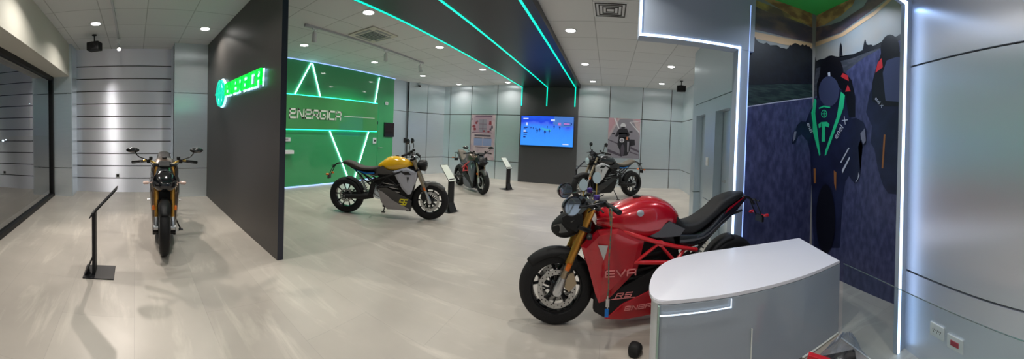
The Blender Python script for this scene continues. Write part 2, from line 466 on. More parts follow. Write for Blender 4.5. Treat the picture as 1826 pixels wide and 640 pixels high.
# ---- window wall: soffit, frame, pane
b = NB(); box(b, (-6.6, -2.1, 2.68), (2.3, -1.44, CEIL - .002)); structure(link('wall_window_soffit', b, 'cream_paint'))
w1 = NB()
for lo, hi in [((-6.60, -1.90, 0), (2.3, -1.80, .07)), ((-6.60, -1.90, 2.60), (2.3, -1.80, 2.68)), ((-6.60, -1.90, 0), (-6.50, -1.80, 2.68)), ((-2.3, -1.90, 0), (-2.22, -1.80, 2.68)), ((1.2, -1.90, 0), (2.3, -1.80, 2.68))]:
    box(w1, lo, hi)
wf = structure(link('window_1', w1, 'black_plastic'))
b = NB(); quad(b, [(-6.5, -1.85, .07), (-2.3, -1.85, .07), (-2.3, -1.85, 2.6), (-6.5, -1.85, 2.6)]); quad(b, [(-2.22, -1.85, .07), (1.2, -1.85, .07), (1.2, -1.85, 2.6), (-2.22, -1.85, 2.6)])
link('window_pane', b, 'window_glass', wf)
b = NB(); quad(b, [(-60, -60, -.15), (30, -60, -.15), (30, -2.1, -.15), (-60, -2.1, -.15)]); structure(link('ground_outside', b, 'night_ground'))
b = NB(); random.seed(5)
for i in range(34):
    x = random.uniform(-40, -12); y = random.uniform(-30, -8); z = random.choice([.2, 1.5, 2.5, 4, 6]) + random.random()
    r = random.uniform(.02, .07); box(b, (x - r, y - r, z - r), (x + r, y + r, z + r), bev=.3 * r, mi=0 if random.random() < .6 else 1); box(b, (x - .02, y - .02, -.15), (x + .02, y + .02, z - r), mi=2)
tag(link('city_lights', b, ['street_glow', 'street_amber', 'night_ground']), 'tiny scattered lights of the dark street seen through the window', 'lights', kind='stuff')

# ---- dark ceiling beam, TV column, teal light lines
b = NB(); box(b, (-3.06, -.6, 3.27), (-1.02, YB, CEIL - .001), bev=.002)
structure(link('beam', b, 'beam_black'))
b = NB(); box(b, (-3.05, 10.02, 0), (-1.05, YB + .05, 3.27), bev=.002); structure(link('wall_screen_column', b, 'column_grey'))
for k, x in enumerate((-3.02, -2.13, -1.17)):
    b = NB(); t = .017
    box(b, (x - t, -.55, 3.262), (x + t, 10.012, 3.2705)); box(b, (x - t, 10.010, 2.63), (x + t, 10.021, 3.2705))
    tag(link('light_strip', b, 'led_teal'), ['teal light strip along the window-side edge of the black ceiling beam, nearest the green wall'.replace('window-side', 'outer'), 'teal light strip along the middle of the black ceiling beam', 'teal light strip along the beam edge nearest the door wall'][k], 'light strip', 'teal light strips on the beam')
# ---------------------------------------------------------------- mural in the corner
mat('mural_sky', rgb(140, 150, 156), .45, noise=(rgb(154, 150, 144), 1.5, (1, 1, 1), .4, .6))
mat('mural_cloudy', rgb(196, 168, 96), .45, noise=(rgb(120, 100, 90), 3, (1, 1, 1), .45, .6))
mat('mural_cloudo', rgb(150, 110, 80), .45, noise=(rgb(205, 165, 110), 5, (1, 1, 2), .42, .6))
mat('mural_cloudd', rgb(84, 76, 92), .45, noise=(rgb(120, 98, 98), 4, (1, 1, 2), .45, .65))
mat('mural_suno', rgb(214, 178, 140), .45)
mat('mural_field', rgb(18, 36, 38), .45, noise=(rgb(44, 62, 58), 6, (1, 1, 6), .42, .62))
mat('mural_hill', rgb(52, 56, 64), .45, noise=(rgb(72, 74, 84), 8, (1, 1, 4), .42, .62))
mat('mural_tree', rgb(6, 9, 18), .45, noise=(rgb(14, 20, 32), 14, (1, 1, 1), .4, .7))
mat('mural_asphalt', rgb(50, 54, 88), .4, noise=(rgb(80, 84, 122), 12, (1.5, 1.5, .7), .38, .75))
mat('mural_line', rgb(170, 170, 190), .45)
mat('mural_navy', rgb(20, 24, 50), .35, noise=(rgb(32, 38, 70), 4, (1, 1, 1), .4, .7))
mat('mural_blk', rgb(9, 9, 18), .35)
mat('mural_red', rgb(190, 42, 50), .4)
mat('mural_screen', rgb(62, 68, 98), .35)
mat('mural_gold', rgb(150, 96, 50), .4)
mat('mural_grn', rgb(40, 205, 140), .4)
mat('mural_white', rgb(190, 195, 210), .4)
mat('mural_greyp', rgb(120, 122, 140), .4)
MX, MY = 2.56, 3.19
# corner px 1448.3640250343246 (1456.5265857323639, 26.173780709192414) (1441.7342337951284, 471.3114017867299) (1334.6177513705843, 268.6759618551792) (1652.4298630276935, 279.94179618271914)
PRINTS=[
 ('sky_print','sky','L',[(2.48, 3.38),(2.556, 1.59),(2.188, 1.578),(1.843, 1.566),(1.53, 1.555),(1.53, 3.38)]),
 ('sky_print','sky','R',[(1.4, 3.38),(1.4, 1.609),(1.416, 1.609),(1.687, 1.607),(1.987, 1.604),(2.325, 1.6),(2.715, 1.596),(3.175, 1.59),(3.19, 1.59),(3.19, 3.38)]),
 ('cloud_print','cloudy','L',[(1.53, 3.303),(1.563, 3.304),(1.996, 3.283),(2.484, 3.277),(2.487, 3.201),(2.047, 3.197),(1.53, 3.218)]),
 ('cloud_print','cloudo','R',[(3.19, 3.217),(3.022, 3.194),(2.703, 3.224),(2.512, 3.29),(2.44, 3.38),(3.19, 3.38)]),
 ('cloud_print','cloudo','L',[(2.48, 3.38),(2.488, 3.187),(2.044, 3.268),(1.598, 3.367),(1.589, 3.38)]),
 ('cloud_print','cloudd','L',[(1.53, 3.24),(1.759, 3.205),(2.133, 3.206),(2.488, 3.186),(2.497, 2.98),(2.057, 2.955),(1.731, 2.95),(1.53, 2.943)]),
 ('cloud_print','cloudd','R',[(3.19, 3.213),(2.91, 3.161),(2.7, 3.152),(2.329, 3.221),(2.165, 3.379),(2.154, 3.38),(1.576, 3.38),(1.575, 3.32),(1.925, 3.229),(2.24, 3.129),(2.694, 3.008),(3.19, 3.013)]),
 ('sunset_print','suno','L',[(1.53, 2.917),(2.058, 2.94),(2.497, 2.973),(2.5, 2.911),(2.061, 2.855),(1.53, 2.837)]),
 ('sunset_print','suno','R',[(3.19, 3.004),(2.693, 2.994),(2.156, 3.119),(1.851, 3.251),(1.85, 3.208),(2.155, 3.073),(2.642, 2.953),(3.19, 2.943)]),
 ('field_print','field','L',[(1.53, 2.381),(1.992, 2.397),(2.521, 2.425),(2.556, 1.59),(2.203, 1.578),(1.853, 1.566),(1.534, 1.555),(1.53, 1.555)]),
 ('field_print','field','R',[(3.19, 1.999),(3.151, 1.59),(3.19, 1.59)]),
 ('hill_print','hill','R',[(3.19, 2.729),(2.888, 2.693),(2.397, 2.686),(2.061, 2.685),(1.559, 2.681),(1.552, 2.409),(1.545, 2.14),(1.538, 1.873),(1.532, 1.608),(1.858, 1.605),(2.23, 1.601),(2.664, 1.596),(3.187, 1.59),(3.19, 1.646)]),
 ('treeline_print','tree','L',[(1.53, 2.852),(1.531, 2.851),(1.555, 2.857),(1.579, 2.86),(1.603, 2.855),(1.627, 2.858),(1.651, 2.826),(1.675, 2.81),(1.698, 2.802),(1.722, 2.804),(1.745, 2.8),(1.768, 2.809),(1.791, 2.825),(1.816, 2.803),(1.84, 2.8),(1.864, 2.802),(1.888, 2.812),(1.913, 2.808),(1.937, 2.823),(1.965, 2.799),(1.992, 2.802),(2.019, 2.806),(2.046, 2.808),(2.076, 2.804),(2.104, 2.82),(2.132, 2.869),(2.161, 2.868),(2.19, 2.901),(2.217, 2.912),(2.246, 2.911),(2.274, 2.898),(2.303, 2.898),(2.331, 2.928),(2.36, 2.912),(2.389, 2.934),(2.419, 2.915),(2.448, 2.922),(2.477, 2.898),(2.501, 2.891),(2.521, 2.425),(2.083, 2.357),(1.53, 2.27)]),
 ('treeline_print','tree','R',[(3.19, 2.815),(3.163, 2.749),(3.163, 2.74),(3.116, 2.748),(3.069, 2.748),(3.023, 2.734),(2.978, 2.74),(2.933, 2.732),(2.889, 2.725),(2.846, 2.717),(2.804, 2.722),(2.762, 2.72),(2.721, 2.703),(2.681, 2.709),(2.641, 2.695),(2.602, 2.693),(2.563, 2.699),(2.525, 2.694),(2.488, 2.691),(2.45, 2.691),(2.412, 2.694),(2.375, 2.698),(2.338, 2.699),(2.302, 2.697),(2.267, 2.706),(2.231, 2.712),(2.195, 2.712),(2.16, 2.725),(2.125, 2.728),(2.091, 2.723),(2.057, 2.735),(2.024, 2.739),(1.991, 2.752),(1.957, 2.751),(1.924, 2.753),(1.892, 2.766),(1.86, 2.762),(1.828, 2.767),(1.797, 2.78),(1.766, 2.778),(1.561, 2.767),(1.559, 2.693),(1.835, 2.684),(2.141, 2.681),(2.486, 2.643),(2.886, 2.649),(3.158, 2.641),(3.19, 2.46)]),
 ('treeline_print','tree','R',[(2.711, 2.714),(2.707, 2.842),(2.688, 2.878),(2.666, 2.833),(2.651, 2.71)]),
 ('treeline_print','tree','R',[(2.326, 2.69),(2.304, 2.777),(2.288, 2.833),(2.26, 2.761),(2.243, 2.752),(2.226, 2.745),(2.209, 2.748),(2.192, 2.743),(2.176, 2.738),(2.158, 2.705),(2.141, 2.669)]),
 ('track_print','asphalt','L',[(1.53, 2.007),(2.092, 2.137),(2.529, 2.234),(2.56, 1.5),(2.56, 0.0),(1.53, 0.0)]),
 ('track_print','asphalt','R',[(3.19, 2.249),(2.87, 2.313),(2.67, 2.462),(2.306, 2.61),(1.984, 2.688),(1.56, 2.739),(1.4, 2.711),(1.4, 0.0),(3.11, 0.0),(3.19, 1.5)]),
 ('track_line_print','line','L',[(1.53, 2.017),(2.092, 2.148),(2.528, 2.246),(2.529, 2.234),(2.092, 2.135),(1.53, 2.003)]),
 ('motorcycle_print','navy','R',[(2.19, 2.2),(2.218, 2.076),(2.24, 1.982),(2.195, 1.904),(2.143, 1.82),(2.161, 1.633),(2.103, 1.572),(2.048, 1.36),(1.973, 1.185),(1.896, 1.104),(1.519, 1.113),(1.525, 1.332),(1.53, 1.553),(1.536, 1.775),(1.542, 1.999),(1.547, 2.225),(1.829, 2.492),(1.976, 2.454),(2.089, 2.346)]),
 ('rider_print','blk','R',[(1.797, 2.618),(1.801, 2.571),(1.817, 2.53),(1.844, 2.5),(1.878, 2.483),(1.917, 2.481),(1.957, 2.495),(1.994, 2.524),(2.024, 2.564),(2.044, 2.613),(2.053, 2.664),(2.048, 2.714),(2.03, 2.755),(2.002, 2.785),(1.966, 2.8),(1.927, 2.8),(1.887, 2.784),(1.851, 2.754),(1.823, 2.714),(1.804, 2.667)]),
 ('rider_print','blk','R',[(2.043, 2.619),(2.117, 2.444),(2.16, 2.292),(2.153, 2.102),(2.001, 2.029),(1.542, 1.999),(1.549, 2.281),(1.556, 2.566)]),
 ('rider_patch_print','red','R',[(2.087, 2.521),(2.034, 2.561),(2.015, 2.459),(2.116, 2.412)]),
 ('windscreen_print','screen','R',[(2.013, 2.398),(1.963, 2.525),(1.83, 2.54),(1.554, 2.481),(1.548, 2.253),(1.542, 2.027),(1.964, 2.087)]),
 ('fork_print','gold','R',[(1.976, 1.725),(1.953, 1.724),(1.971, 1.365),(1.994, 1.363)]),
 ('motorcycle_print','navy','L',[(2.533, 2.135),(2.482, 2.036),(2.425, 1.907),(2.349, 1.908),(2.283, 1.848),(2.252, 1.738),(2.205, 1.629),(2.217, 1.599),(2.272, 1.62),(2.312, 1.706),(2.365, 1.732),(2.467, 1.652),(2.521, 1.481),(2.554, 1.084),(2.56, 1.048),(2.56, 1.5)]),
 ('motorcycle_print','navy','R',[(3.159, 2.229),(3.19, 2.187),(3.19, 1.5),(3.158, 0.903),(3.145, 0.844),(3.11, 0.546),(3.076, 0.254),(2.595, 0.38),(2.583, 0.655),(2.572, 0.93),(2.536, 1.175),(2.477, 1.245),(2.385, 1.167),(2.329, 1.204),(2.299, 1.301),(2.344, 1.593),(2.305, 1.677),(2.274, 1.604),(2.224, 1.615),(2.211, 1.76),(2.27, 1.866),(2.386, 1.924),(2.46, 1.917),(2.525, 2.03),(2.58, 2.236),(2.679, 2.293)]),
 ('rider_print','blk','R',[(3.108, 2.211),(3.126, 2.424),(3.061, 2.563),(2.591, 2.484),(2.478, 2.378),(2.41, 2.174),(2.401, 1.935),(2.506, 1.941),(2.579, 2.213),(2.68, 2.316),(2.923, 2.395)]),
 ('rider_print','blk','R',[(2.622, 2.489),(2.629, 2.424),(2.656, 2.368),(2.701, 2.326),(2.759, 2.303),(2.827, 2.3),(2.897, 2.32),(2.963, 2.361),(3.018, 2.419),(3.056, 2.49),(3.071, 2.564),(3.063, 2.635),(3.032, 2.694),(2.981, 2.735),(2.918, 2.754),(2.848, 2.751),(2.778, 2.725),(2.716, 2.682),(2.667, 2.624),(2.635, 2.558)]),
 ('rider_patch_print','red','R',[(2.629, 2.486),(2.542, 2.443),(2.524, 2.374),(2.62, 2.421),(2.666, 2.451)]),
 ('rider_patch_print','red','R',[(2.538, 2.331),(2.488, 2.248),(2.581, 2.252)]),
 ('helmet_mark_print','white','R',[(2.912, 2.537),(2.866, 2.541),(2.856, 2.469),(2.891, 2.457)]),
 ('windscreen_print','screen','R',[(2.682, 2.269),(2.688, 2.211),(2.712, 2.161),(2.752, 2.123),(2.805, 2.1),(2.865, 2.096),(2.928, 2.111),(2.986, 2.144),(3.035, 2.193),(3.068, 2.253),(3.082, 2.318),(3.075, 2.379),(3.047, 2.432),(3.002, 2.47),(2.946, 2.489),(2.883, 2.489),(2.822, 2.469),(2.766, 2.434),(2.722, 2.385),(2.693, 2.328)]),
 ('green_stripe_print','grn','L',[(2.513, 2.039),(2.535, 2.097),(2.544, 1.882)]),
 ('green_stripe_print','grn','R',[(3.19, 2.167),(3.159, 2.229),(3.119, 2.2),(3.137, 2.027),(3.002, 1.476),(3.024, 1.458),(3.19, 1.815)]),
 ('green_stripe_print','grn','R',[(2.652, 2.26),(2.579, 2.209),(2.598, 2.058),(2.739, 1.776),(2.887, 1.48),(2.914, 1.462),(2.91, 1.526),(2.713, 1.953)]),
 ('letter_print','grn','R',[(3.064, 1.876),(3.009, 1.902),(2.893, 1.902),(2.842, 1.866),(2.854, 1.827),(2.926, 1.846),(2.92, 1.647),(2.985, 1.646),(2.987, 1.841),(3.05, 1.826)]),
 ('emblem_print','grn','R',[(2.895, 2.004),(2.897, 1.988),(2.905, 1.974),(2.917, 1.964),(2.933, 1.957),(2.951, 1.956),(2.969, 1.959),(2.986, 1.968),(3.0, 1.98),(3.009, 1.996),(3.013, 2.012),(3.011, 2.029),(3.003, 2.043),(2.99, 2.054),(2.974, 2.06),(2.956, 2.061),(2.938, 2.057),(2.921, 2.048),(2.908, 2.036),(2.899, 2.021)]),
 ('emblem_print','navy','R',[(2.907, 2.005),(2.909, 1.992),(2.915, 1.98),(2.924, 1.971),(2.937, 1.966),(2.951, 1.964),(2.966, 1.967),(2.979, 1.974),(2.99, 1.985),(2.997, 1.998),(3.0, 2.011),(2.999, 2.025),(2.993, 2.037),(2.983, 2.046),(2.97, 2.051),(2.955, 2.052),(2.941, 2.049),(2.928, 2.042),(2.917, 2.031),(2.91, 2.019)]),
 ('emblem_print','grn','R',[(2.963, 2.053),(2.948, 2.052),(2.943, 1.964),(2.959, 1.965)]),
 ('emblem_print','grn','R',[(3.01, 2.017),(2.899, 2.01),(2.898, 2.0),(3.009, 2.007)]),
 ('emblem_print','grn','R',[(3.064, 2.096),(2.964, 2.116),(2.838, 2.091),(2.838, 2.072),(2.963, 2.095),(3.055, 2.078)]),
 ('fork_print','gold','R',[(3.13, 1.287),(3.083, 1.29),(3.073, 1.097),(3.112, 1.093)]),
 ('fork_print','gold','R',[(2.733, 1.292),(2.686, 1.272),(2.683, 1.048),(2.72, 1.134)]),
 ('stripe_print','white','R',[(2.491, 1.58),(2.476, 1.569),(2.607, 1.389),(2.621, 1.4)]),
 ('stripe_print','white','R',[(2.472, 1.472),(2.462, 1.451),(2.577, 1.27),(2.591, 1.302)]),
 ('stripe_print','white','R',[(2.319, 1.299),(2.303, 1.259),(2.343, 1.192),(2.363, 1.186),(2.33, 1.225)]),
 ('hand_print','greyp','R',[(2.307, 1.74),(2.24, 1.802),(2.221, 1.656),(2.26, 1.615),(2.291, 1.677)]),
 ('hand_print','greyp','L',[(2.237, 1.761),(2.274, 1.768),(2.255, 1.667),(2.222, 1.63)]),
 ('wheel_print','blk','R',[(2.682, 0.707),(2.684, 0.576),(2.703, 0.455),(2.736, 0.353),(2.782, 0.281),(2.835, 0.245),(2.892, 0.25),(2.946, 0.298),(2.993, 0.384),(3.026, 0.501),(3.043, 0.637),(3.04, 0.777),(3.019, 0.907),(2.982, 1.011),(2.933, 1.081),(2.877, 1.109),(2.82, 1.093),(2.768, 1.038),(2.726, 0.949),(2.696, 0.835)]),
]

mu = empty('wall_mural', (MX, MY, 0), 0, 'tall corner mural photo of two racing motorcyclists on a track at dusk', 'mural')
b = NB(); box(b, (MX, 1.367, 0), (MX + .03, MY + .03, CEIL - .003)); box(b, (1.50, MY, 0), (MX, MY + .03, CEIL - .003))
o = link('mural_board', b, 'mural_sky', mu); o.location = (-MX, -MY, 0)
lay = {}
for i, (n, mk, side, pts) in enumerate(PRINTS):
    off = .0012 + i * .00035
    b = NB()
    P = [(p[0], MY - off, p[1]) if side == 'L' else (MX - off, p[0], p[1]) for p in pts]
    f = quad(b, P)
    bmesh.ops.triangulate(b, faces=[f])
    o = link(n, b, 'mural_' + mk, mu); o.location = (-MX, -MY, 0)
def mural_text(s, y, z, size, ang, mk, n='lettering_print'):
    # reads from +y to -y on the x = MX face
    m = Matrix.Translation((MX - .016, y, z)) @ Matrix(((0, 0, -1, 0), (-1, 0, 0, 0), (0, 1, 0, 0), (0, 0, 0, 1))) @ Matrix.Rotation(ang, 4, 'Z')
    o = font_text(n, s, size, m, mk, mu); o.location = (-MX, -MY, 0)
mural_text('enel X', 2.70, 1.67, .115, radians(52), 'mural_white')
mural_text('enel X', 2.11, 2.12, .055, radians(-48), 'mural_white')
m = Matrix.Translation((2.435, MY - .016, 1.88)) @ Matrix(((1, 0, 0, 0), (0, 0, -1, 0), (0, 1, 0, 0), (0, 0, 0, 1))) @ Matrix.Rotation(radians(-59), 4, 'Z')
o = font_text('lettering_print', 'enel', .085, m, 'mural_white', mu); o.location = (-MX, -MY, 0)

b = NB(); box(b, (1.52, 1.30, CEIL - .012), (MX, MY, CEIL - .002))
structure(link('ceiling_green', b, 'green_ceiling'))

# ---------------------------------------------------------------- light-framed portals
PY = 3.14                                   # the far portal stands just before the mural's left edge
b = NB(); box(b, (.27, PY, 2.66), (1.60, PY + .16, CEIL - .002), bev=.003); box(b, (1.405, PY, 0), (1.53, PY + .16, 2.66), bev=.003)
structure(link('wall_portal_far', b, 'portal_paint'))
b = NB(); t = .011; y0, y1 = PY - .012, PY + .002
box(b, (.275, y0, 2.665), (1.425, y1, 2.665 + 2 * t)); box(b, (1.40 , y0, .01), (1.40 + 2 * t, y1, 2.687)); box(b, (.272, y0, 2.665), (.272 + 2 * t, y1, 3.38))
tag(link('light_strip', b, 'led_white'), 'white light line around the far portal beside the red motorcycle', 'light strip')
b = NB(); box(b, (1.532, PY - .002, .02), (1.540, PY + .04, 3.2))
tag(link('light_strip', b, 'led_blue'), 'bluish light line on the portal edge washing the left side of the mural', 'light strip')
# near portal and the angled metal wall with it
A = Vector((2.05, 1.34, 0)); B2 = Vector((1.80, .35, 0)); dirw = (B2 - A).normalized(); Eend = A + dirw * 3.3
panel_wall('wall_right_metal', (Eend.x, Eend.y), (A.x, A.y), [], [.61, 2.24], material='brushed_metal_side', inner=1)
b = NB(); box(b, (1.945, 1.325, 0), (2.06, 1.365, CEIL - .002), bev=.003); box(b, (.9, 1.325, 2.72), (1.95, 1.365, CEIL - .002), bev=.003)
b2 = NB()
structure(link('wall_portal_near', b, 'portal_paint'))
b = NB(); box(b, (1.945, 1.313, .01), (1.966, 1.324, 2.74)); box(b, (.9, 1.313, 2.715), (1.966, 1.324, 2.74))
tag(link('light_strip', b, 'led_white'), 'tall white light line of the near portal beside the bare metal wall', 'light strip')
b = NB(); box(b, (2.06, 1.345, 0), (MX + .03, 1.365, CEIL - .002)); structure(link('wall_portal_return', b, 'portal_paint'))
# closing walls behind the camera
b = NB(); box(b, (1.0, -2.1, 0), (3.1, -1.80, CEIL)); structure(link('wall_rear', b, 'cream_paint'))

# sockets on the metal wall
wn = Vector((-dirw.y, dirw.x, 0)); wn = wn if wn.x < 0 else -wn
def on_wall(s, z, out=0): p = A + dirw * s + wn * out; return Vector((p.x, p.y, z))
def socket(s0, s1, z0, z1, kind):
    t = empty('wall_socket', on_wall((s0 + s1) / 2, (z0 + z1) / 2), 0, 'white wall socket plate with small black pin holes, low on the bare metal wall' if kind == 0 else 'white wall plate with a dark red rocker, low on the bare metal wall', 'socket')
    R = Matrix(((dirw.x, wn.x, 0, 0), (dirw.y, wn.y, 0, 0), (0, 0, 1, 0), (0, 0, 0, 1)))
    hw = (s1 - s0) / 2; hz = (z1 - z0) / 2
    b = NB(); box(b, (-hw, 0, -hz), (hw, .012, hz), bev=.003, mtx=R); link('cover_plate', b, 'white_plastic', t)
    b = NB()
    if kind == 0:
        for dx in (-.03, 0, .03):
            for (px, pz) in ((-.007, .006), (.007, .006), (0, -.008)):
                box(b, (dx + px - .0022, .011, pz - .004), (dx + px + .0022, .0135, pz + .004), mtx=R)
        link('pin_holes', b, 'socket_black', t)
    else:
        box(b, (-.035, .010, -.017), (.035, .017, .017), bev=.002, mtx=R); link('rocker', b, 'socket_red', t)
SOCK = [(.295, .43), (.46, .60)]
socket(.295, .425, .235, .325, 0); socket(.455, .59, .215, .305, 1)
# wall socket on the slats
t = empty('wall_socket', (-7.155, -.40, .40), 0, 'small dark socket low on the slatted metal wall', 'socket')
b = NB(); box(b, (0, -.045, -.045), (.012, .045, .045), bev=.003); link('cover_plate', b, 'white_plastic', t)
b = NB(); box(b, (.011, -.03, -.03), (.016, .03, .03), bev=.002); link('insert', b, 'black_plastic', t)

# ---------------------------------------------------------------- green wall: sign panel, neon lines, door, fittings
SX = XG + .09
t = empty('brand_sign_panel', (XG, 5, 2), 0, 'long green sign panel with pale lettering standing off the glossy green wall', 'sign')
def kid(o, p): o.parent = p; o.matrix_parent_inverse = Matrix.Translation(p.location).inverted(); return o
b = NB(); box(b, (XG + .05, 1.74, 1.56), (SX, 7.02, 2.44), bev=.004); kid(link('panel', b, 'green_panel'), t)
b = NB(); y0 = 1.74
box(b, (XG + .012, y0, 1.535), (XG + .045, 7.035, 1.555)); box(b, (XG + .012, y0, 2.445), (XG + .045, 7.035, 2.465)); box(b, (XG + .012, 7.025, 1.535), (XG + .045, 7.045, 2.465))
kid(link('backlight', b, 'led_mint'), t)
b = NB(); wid = stroke_text(b, 'eNeRGICA', (SX + .0005, 3.80, 1.855), (0, 1, 0), (0, 0, 1), .215, .66, .014, slant=.12, gap=1.4, tw=.62)
print('TEXTWIDTH', wid)
kid(link('lettering', b, 'letter_white'), t)
b = NB(); box(b, (SX, 5.62, 1.955), (SX + .006, 6.88, 1.972)); kid(link('underline', b, 'letter_white'), t)
b = NB()      # ring emblem mostly hidden by the partition
for k in range(24):
    a0, a1 = 2 * pi * k / 24, 2 * pi * (k + 1) / 24
    quad(b, [(SX + .006, 3.42 + r * cos(a), 1.97 + r * sin(a) * 1.25) for r, a in ((.17, a0), (.21, a0), (.21, a1), (.17, a1))])
box(b, (SX, 3.40, 1.72), (SX + .006, 3.44, 2.22)); box(b, (SX, 3.16, 1.955), (SX + .006, 3.66, 1.985))
kid(link('emblem', b, 'letter_white'), t)
XN = XG + .012
NEON = [((4.47, 3.33), (3.99, 2.47), 'leaning line running up-right to the ceiling above the sign'), ((4.52, 3.33), (4.80, 2.47), 'leaning line running down-right from the ceiling above the sign'), ((7.12, 3.30), (6.95, 2.47), 'single short steep line above the right end of the sign panel'),
        ((5.16, 1.53), (5.92, .08), 'left arm of the V below the sign panel'), ((6.70, 1.53), (6.16, .08), 'right arm of the V below the sign panel')]
for (y0, z0), (y1, z1), lab in NEON:
    b = NB(); tube(b, [(XN + .015, y0, z0), (XN + .015, y1, z1)], .017, 8)
    tag(link('neon_tube', b, 'led_ice', smooth=True), 'icy white tube, ' + lab, 'light tube', 'light tubes on the green wall')
# flush green door with lever
b = NB(); box(b, (XG - .02, 7.14, 0.03), (XG + .010, 7.88, 2.45), bev=.002)
d3 = structure(link('door_3', b, 'green_gloss'))
b = NB(); lathe_dir(b, [(.024, 0), (.024, .012)], (XG + .010, 7.20, 1.02), (1, 0, 0)); tube(b, [(XG + .02, 7.20, 1.02), (XG + .055, 7.20, 1.02), (XG + .055, 7.33, 1.02)], .009); link('door_handle', b, 'steel', d3, True)
def wallbox(name, y, z, hy, hz, d, mk, label, cat, x=XG + .010, parts=None):
    t = empty(name, (x, y, z), 0, label, cat)
    b = NB(); box(b, (0, -hy, -hz), (d, hy, hz), bev=.004); link('case', b, mk, t)
    if parts:
        b = NB(); box(b, (d - .001, -hy * parts[0], -hz * parts[1]), (d + .004, hy * parts[0], hz * parts[1]), bev=.001); link(parts[2], b, parts[3], t)
wallbox('wall_monitor', 7.67, 1.62, .25, .24, .03, 'black_plastic', 'square black panel on the green door beside the metal corner', 'screen', parts=(.93, .93, 'screen', 'gloss_black'))
wallbox('wall_sensor', 7.50, 2.50, .07, .05, .03, 'white_plastic', 'small white box high on the green wall above the black panel', 'sensor', parts=(.5, .5, 'lens', 'vent_grey'))
wallbox('thermostat', 6.98, 1.25, .07, .09, .03, 'white_plastic', 'white thermostat with dark dial on the green wall below the sign end', 'thermostat', parts=(.45, .4, 'dial', 'black_plastic'))
wallbox('door_sensor', 7.09, 1.83, .022, .05, .02, 'black_plastic', 'tiny black reader on the green wall at the right end of the sign', 'sensor', parts=(.6, .6, 'reader_face', 'gloss_black'))
wallbox('wall_switch', 8.58, 1.26, .07, .09, .02, 'black_plastic', 'small black switch on the blue-lit metal strip past the green wall', 'switch', x=XG + .002, parts=(.5, .5, 'button', 'matte_black'))
wallbox('wall_socket', 3.75, 1.28, .14, .05, .02, 'white_plastic', 'narrow white plate on the green wall above the white shelf, by the partition edge', 'socket', parts=(.5, .5, 'insert', 'vent_grey'))
t = empty('wall_shelf', (XG + .01, 3.7, .96), 0, 'short white shelf box on the green wall beside the partition edge', 'shelf')
b = NB(); box(b, (0, -.45, -.045), (.16, .22, .045), bev=.004); link('shelf_board', b, 'white_plastic', t)
b = NB(); box(b, (0, -.3, -.10), (.02, -.25, -.045)); link('bracket', b, 'vent_grey', t)
# white switch on the door wall
t = empty('wall_switch', (1.645, 4.80, 1.27), 0, 'white light switch on the door wall between the two doors', 'switch')
b = NB(); box(b, (-.012, -.055, -.07), (.004, .055, .07), bev=.003); link('cover_plate', b, 'white_plastic', t)
b = NB(); box(b, (-.017, -.02, -.035), (-.011, .02, .035), bev=.002); link('rocker', b, 'white_plastic', t)
t = empty('wall_switch', (XR - .002, 8.7, 1.25), 0, 'small pale switch on the metal wall at the back right corner', 'switch')
b = NB(); box(b, (-.012, -.06, -.05), (.004, .06, .05), bev=.003); link('cover_plate', b, 'white_plastic', t)

# ---------------------------------------------------------------- lit sign on the partition
t = empty('lit_brand_sign', (-4.4, 1.62, 2.2), 0, 'glowing green letters and ring emblem with white halo on the charcoal partition', 'sign')
yw = 1.615
def ring(b, cx, cz, r0, r1, y0, y1, n=40, sx=1):
    for k in range(n):
        a0, a1 = 2 * pi * k / n, 2 * pi * (k + 1) / n
        P = lambda r, a, y: (cx + r * cos(a) * sx, y, cz + r * sin(a))
        quad(b, [P(r0, a0, y0), P(r1, a0, y0), P(r1, a1, y0), P(r0, a1, y0)])
        quad(b, [P(r1, a0, y0), P(r1, a0, y1), P(r1, a1, y1), P(r1, a1, y0)])
        quad(b, [P(r0, a0, y0), P(r0, a0, y1), P(r0, a1, y1), P(r0, a1, y0)])
LX, LZ = -5.36, 2.185
b = NB(); ring(b, LX, LZ, .205, .245, yw - .075, yw - .045)
box(b, (LX - .022, yw - .075, LZ - .20), (LX + .022, yw - .045, LZ + .20)); box(b, (LX - .30, yw - .075, LZ - .02), (LX + .20, yw - .045, LZ + .02)); box(b, (LX - .10, yw - .075, LZ - .09), (LX - .065, yw - .045, LZ + .12)); box(b, (LX + .065, yw - .075, LZ - .12), (LX + .10, yw - .045, LZ + .09))
kid(link('emblem', b, 'letter_teal'), t)
b = NB(); ring(b, LX, LZ, .205, .262, yw - .030, yw - .006); box(b, (LX - .03, yw - .042, LZ - .22), (LX + .03, yw - .008, LZ + .22))
kid(link('emblem_halo', b, 'halo_white'), t)
b = NB(); stroke_text(b, 'eNeRGICA', (-5.03, yw - .045, 2.125), (1, 0, 0), (0, 0, 1), .170, .60, .035, slant=.12, gap=1.5, tw=.69)
kid(link('lettering', b, 'letter_green'), t)
b = NB(); stroke_text(b, 'eNeRGICA', (-5.03, yw - .012, 2.115), (1, 0, 0), (0, 0, 1), .178, .80, .012, slant=.12, gap=1.38, tw=.665)
kid(link('lettering_halo', b, 'halo_white'), t)

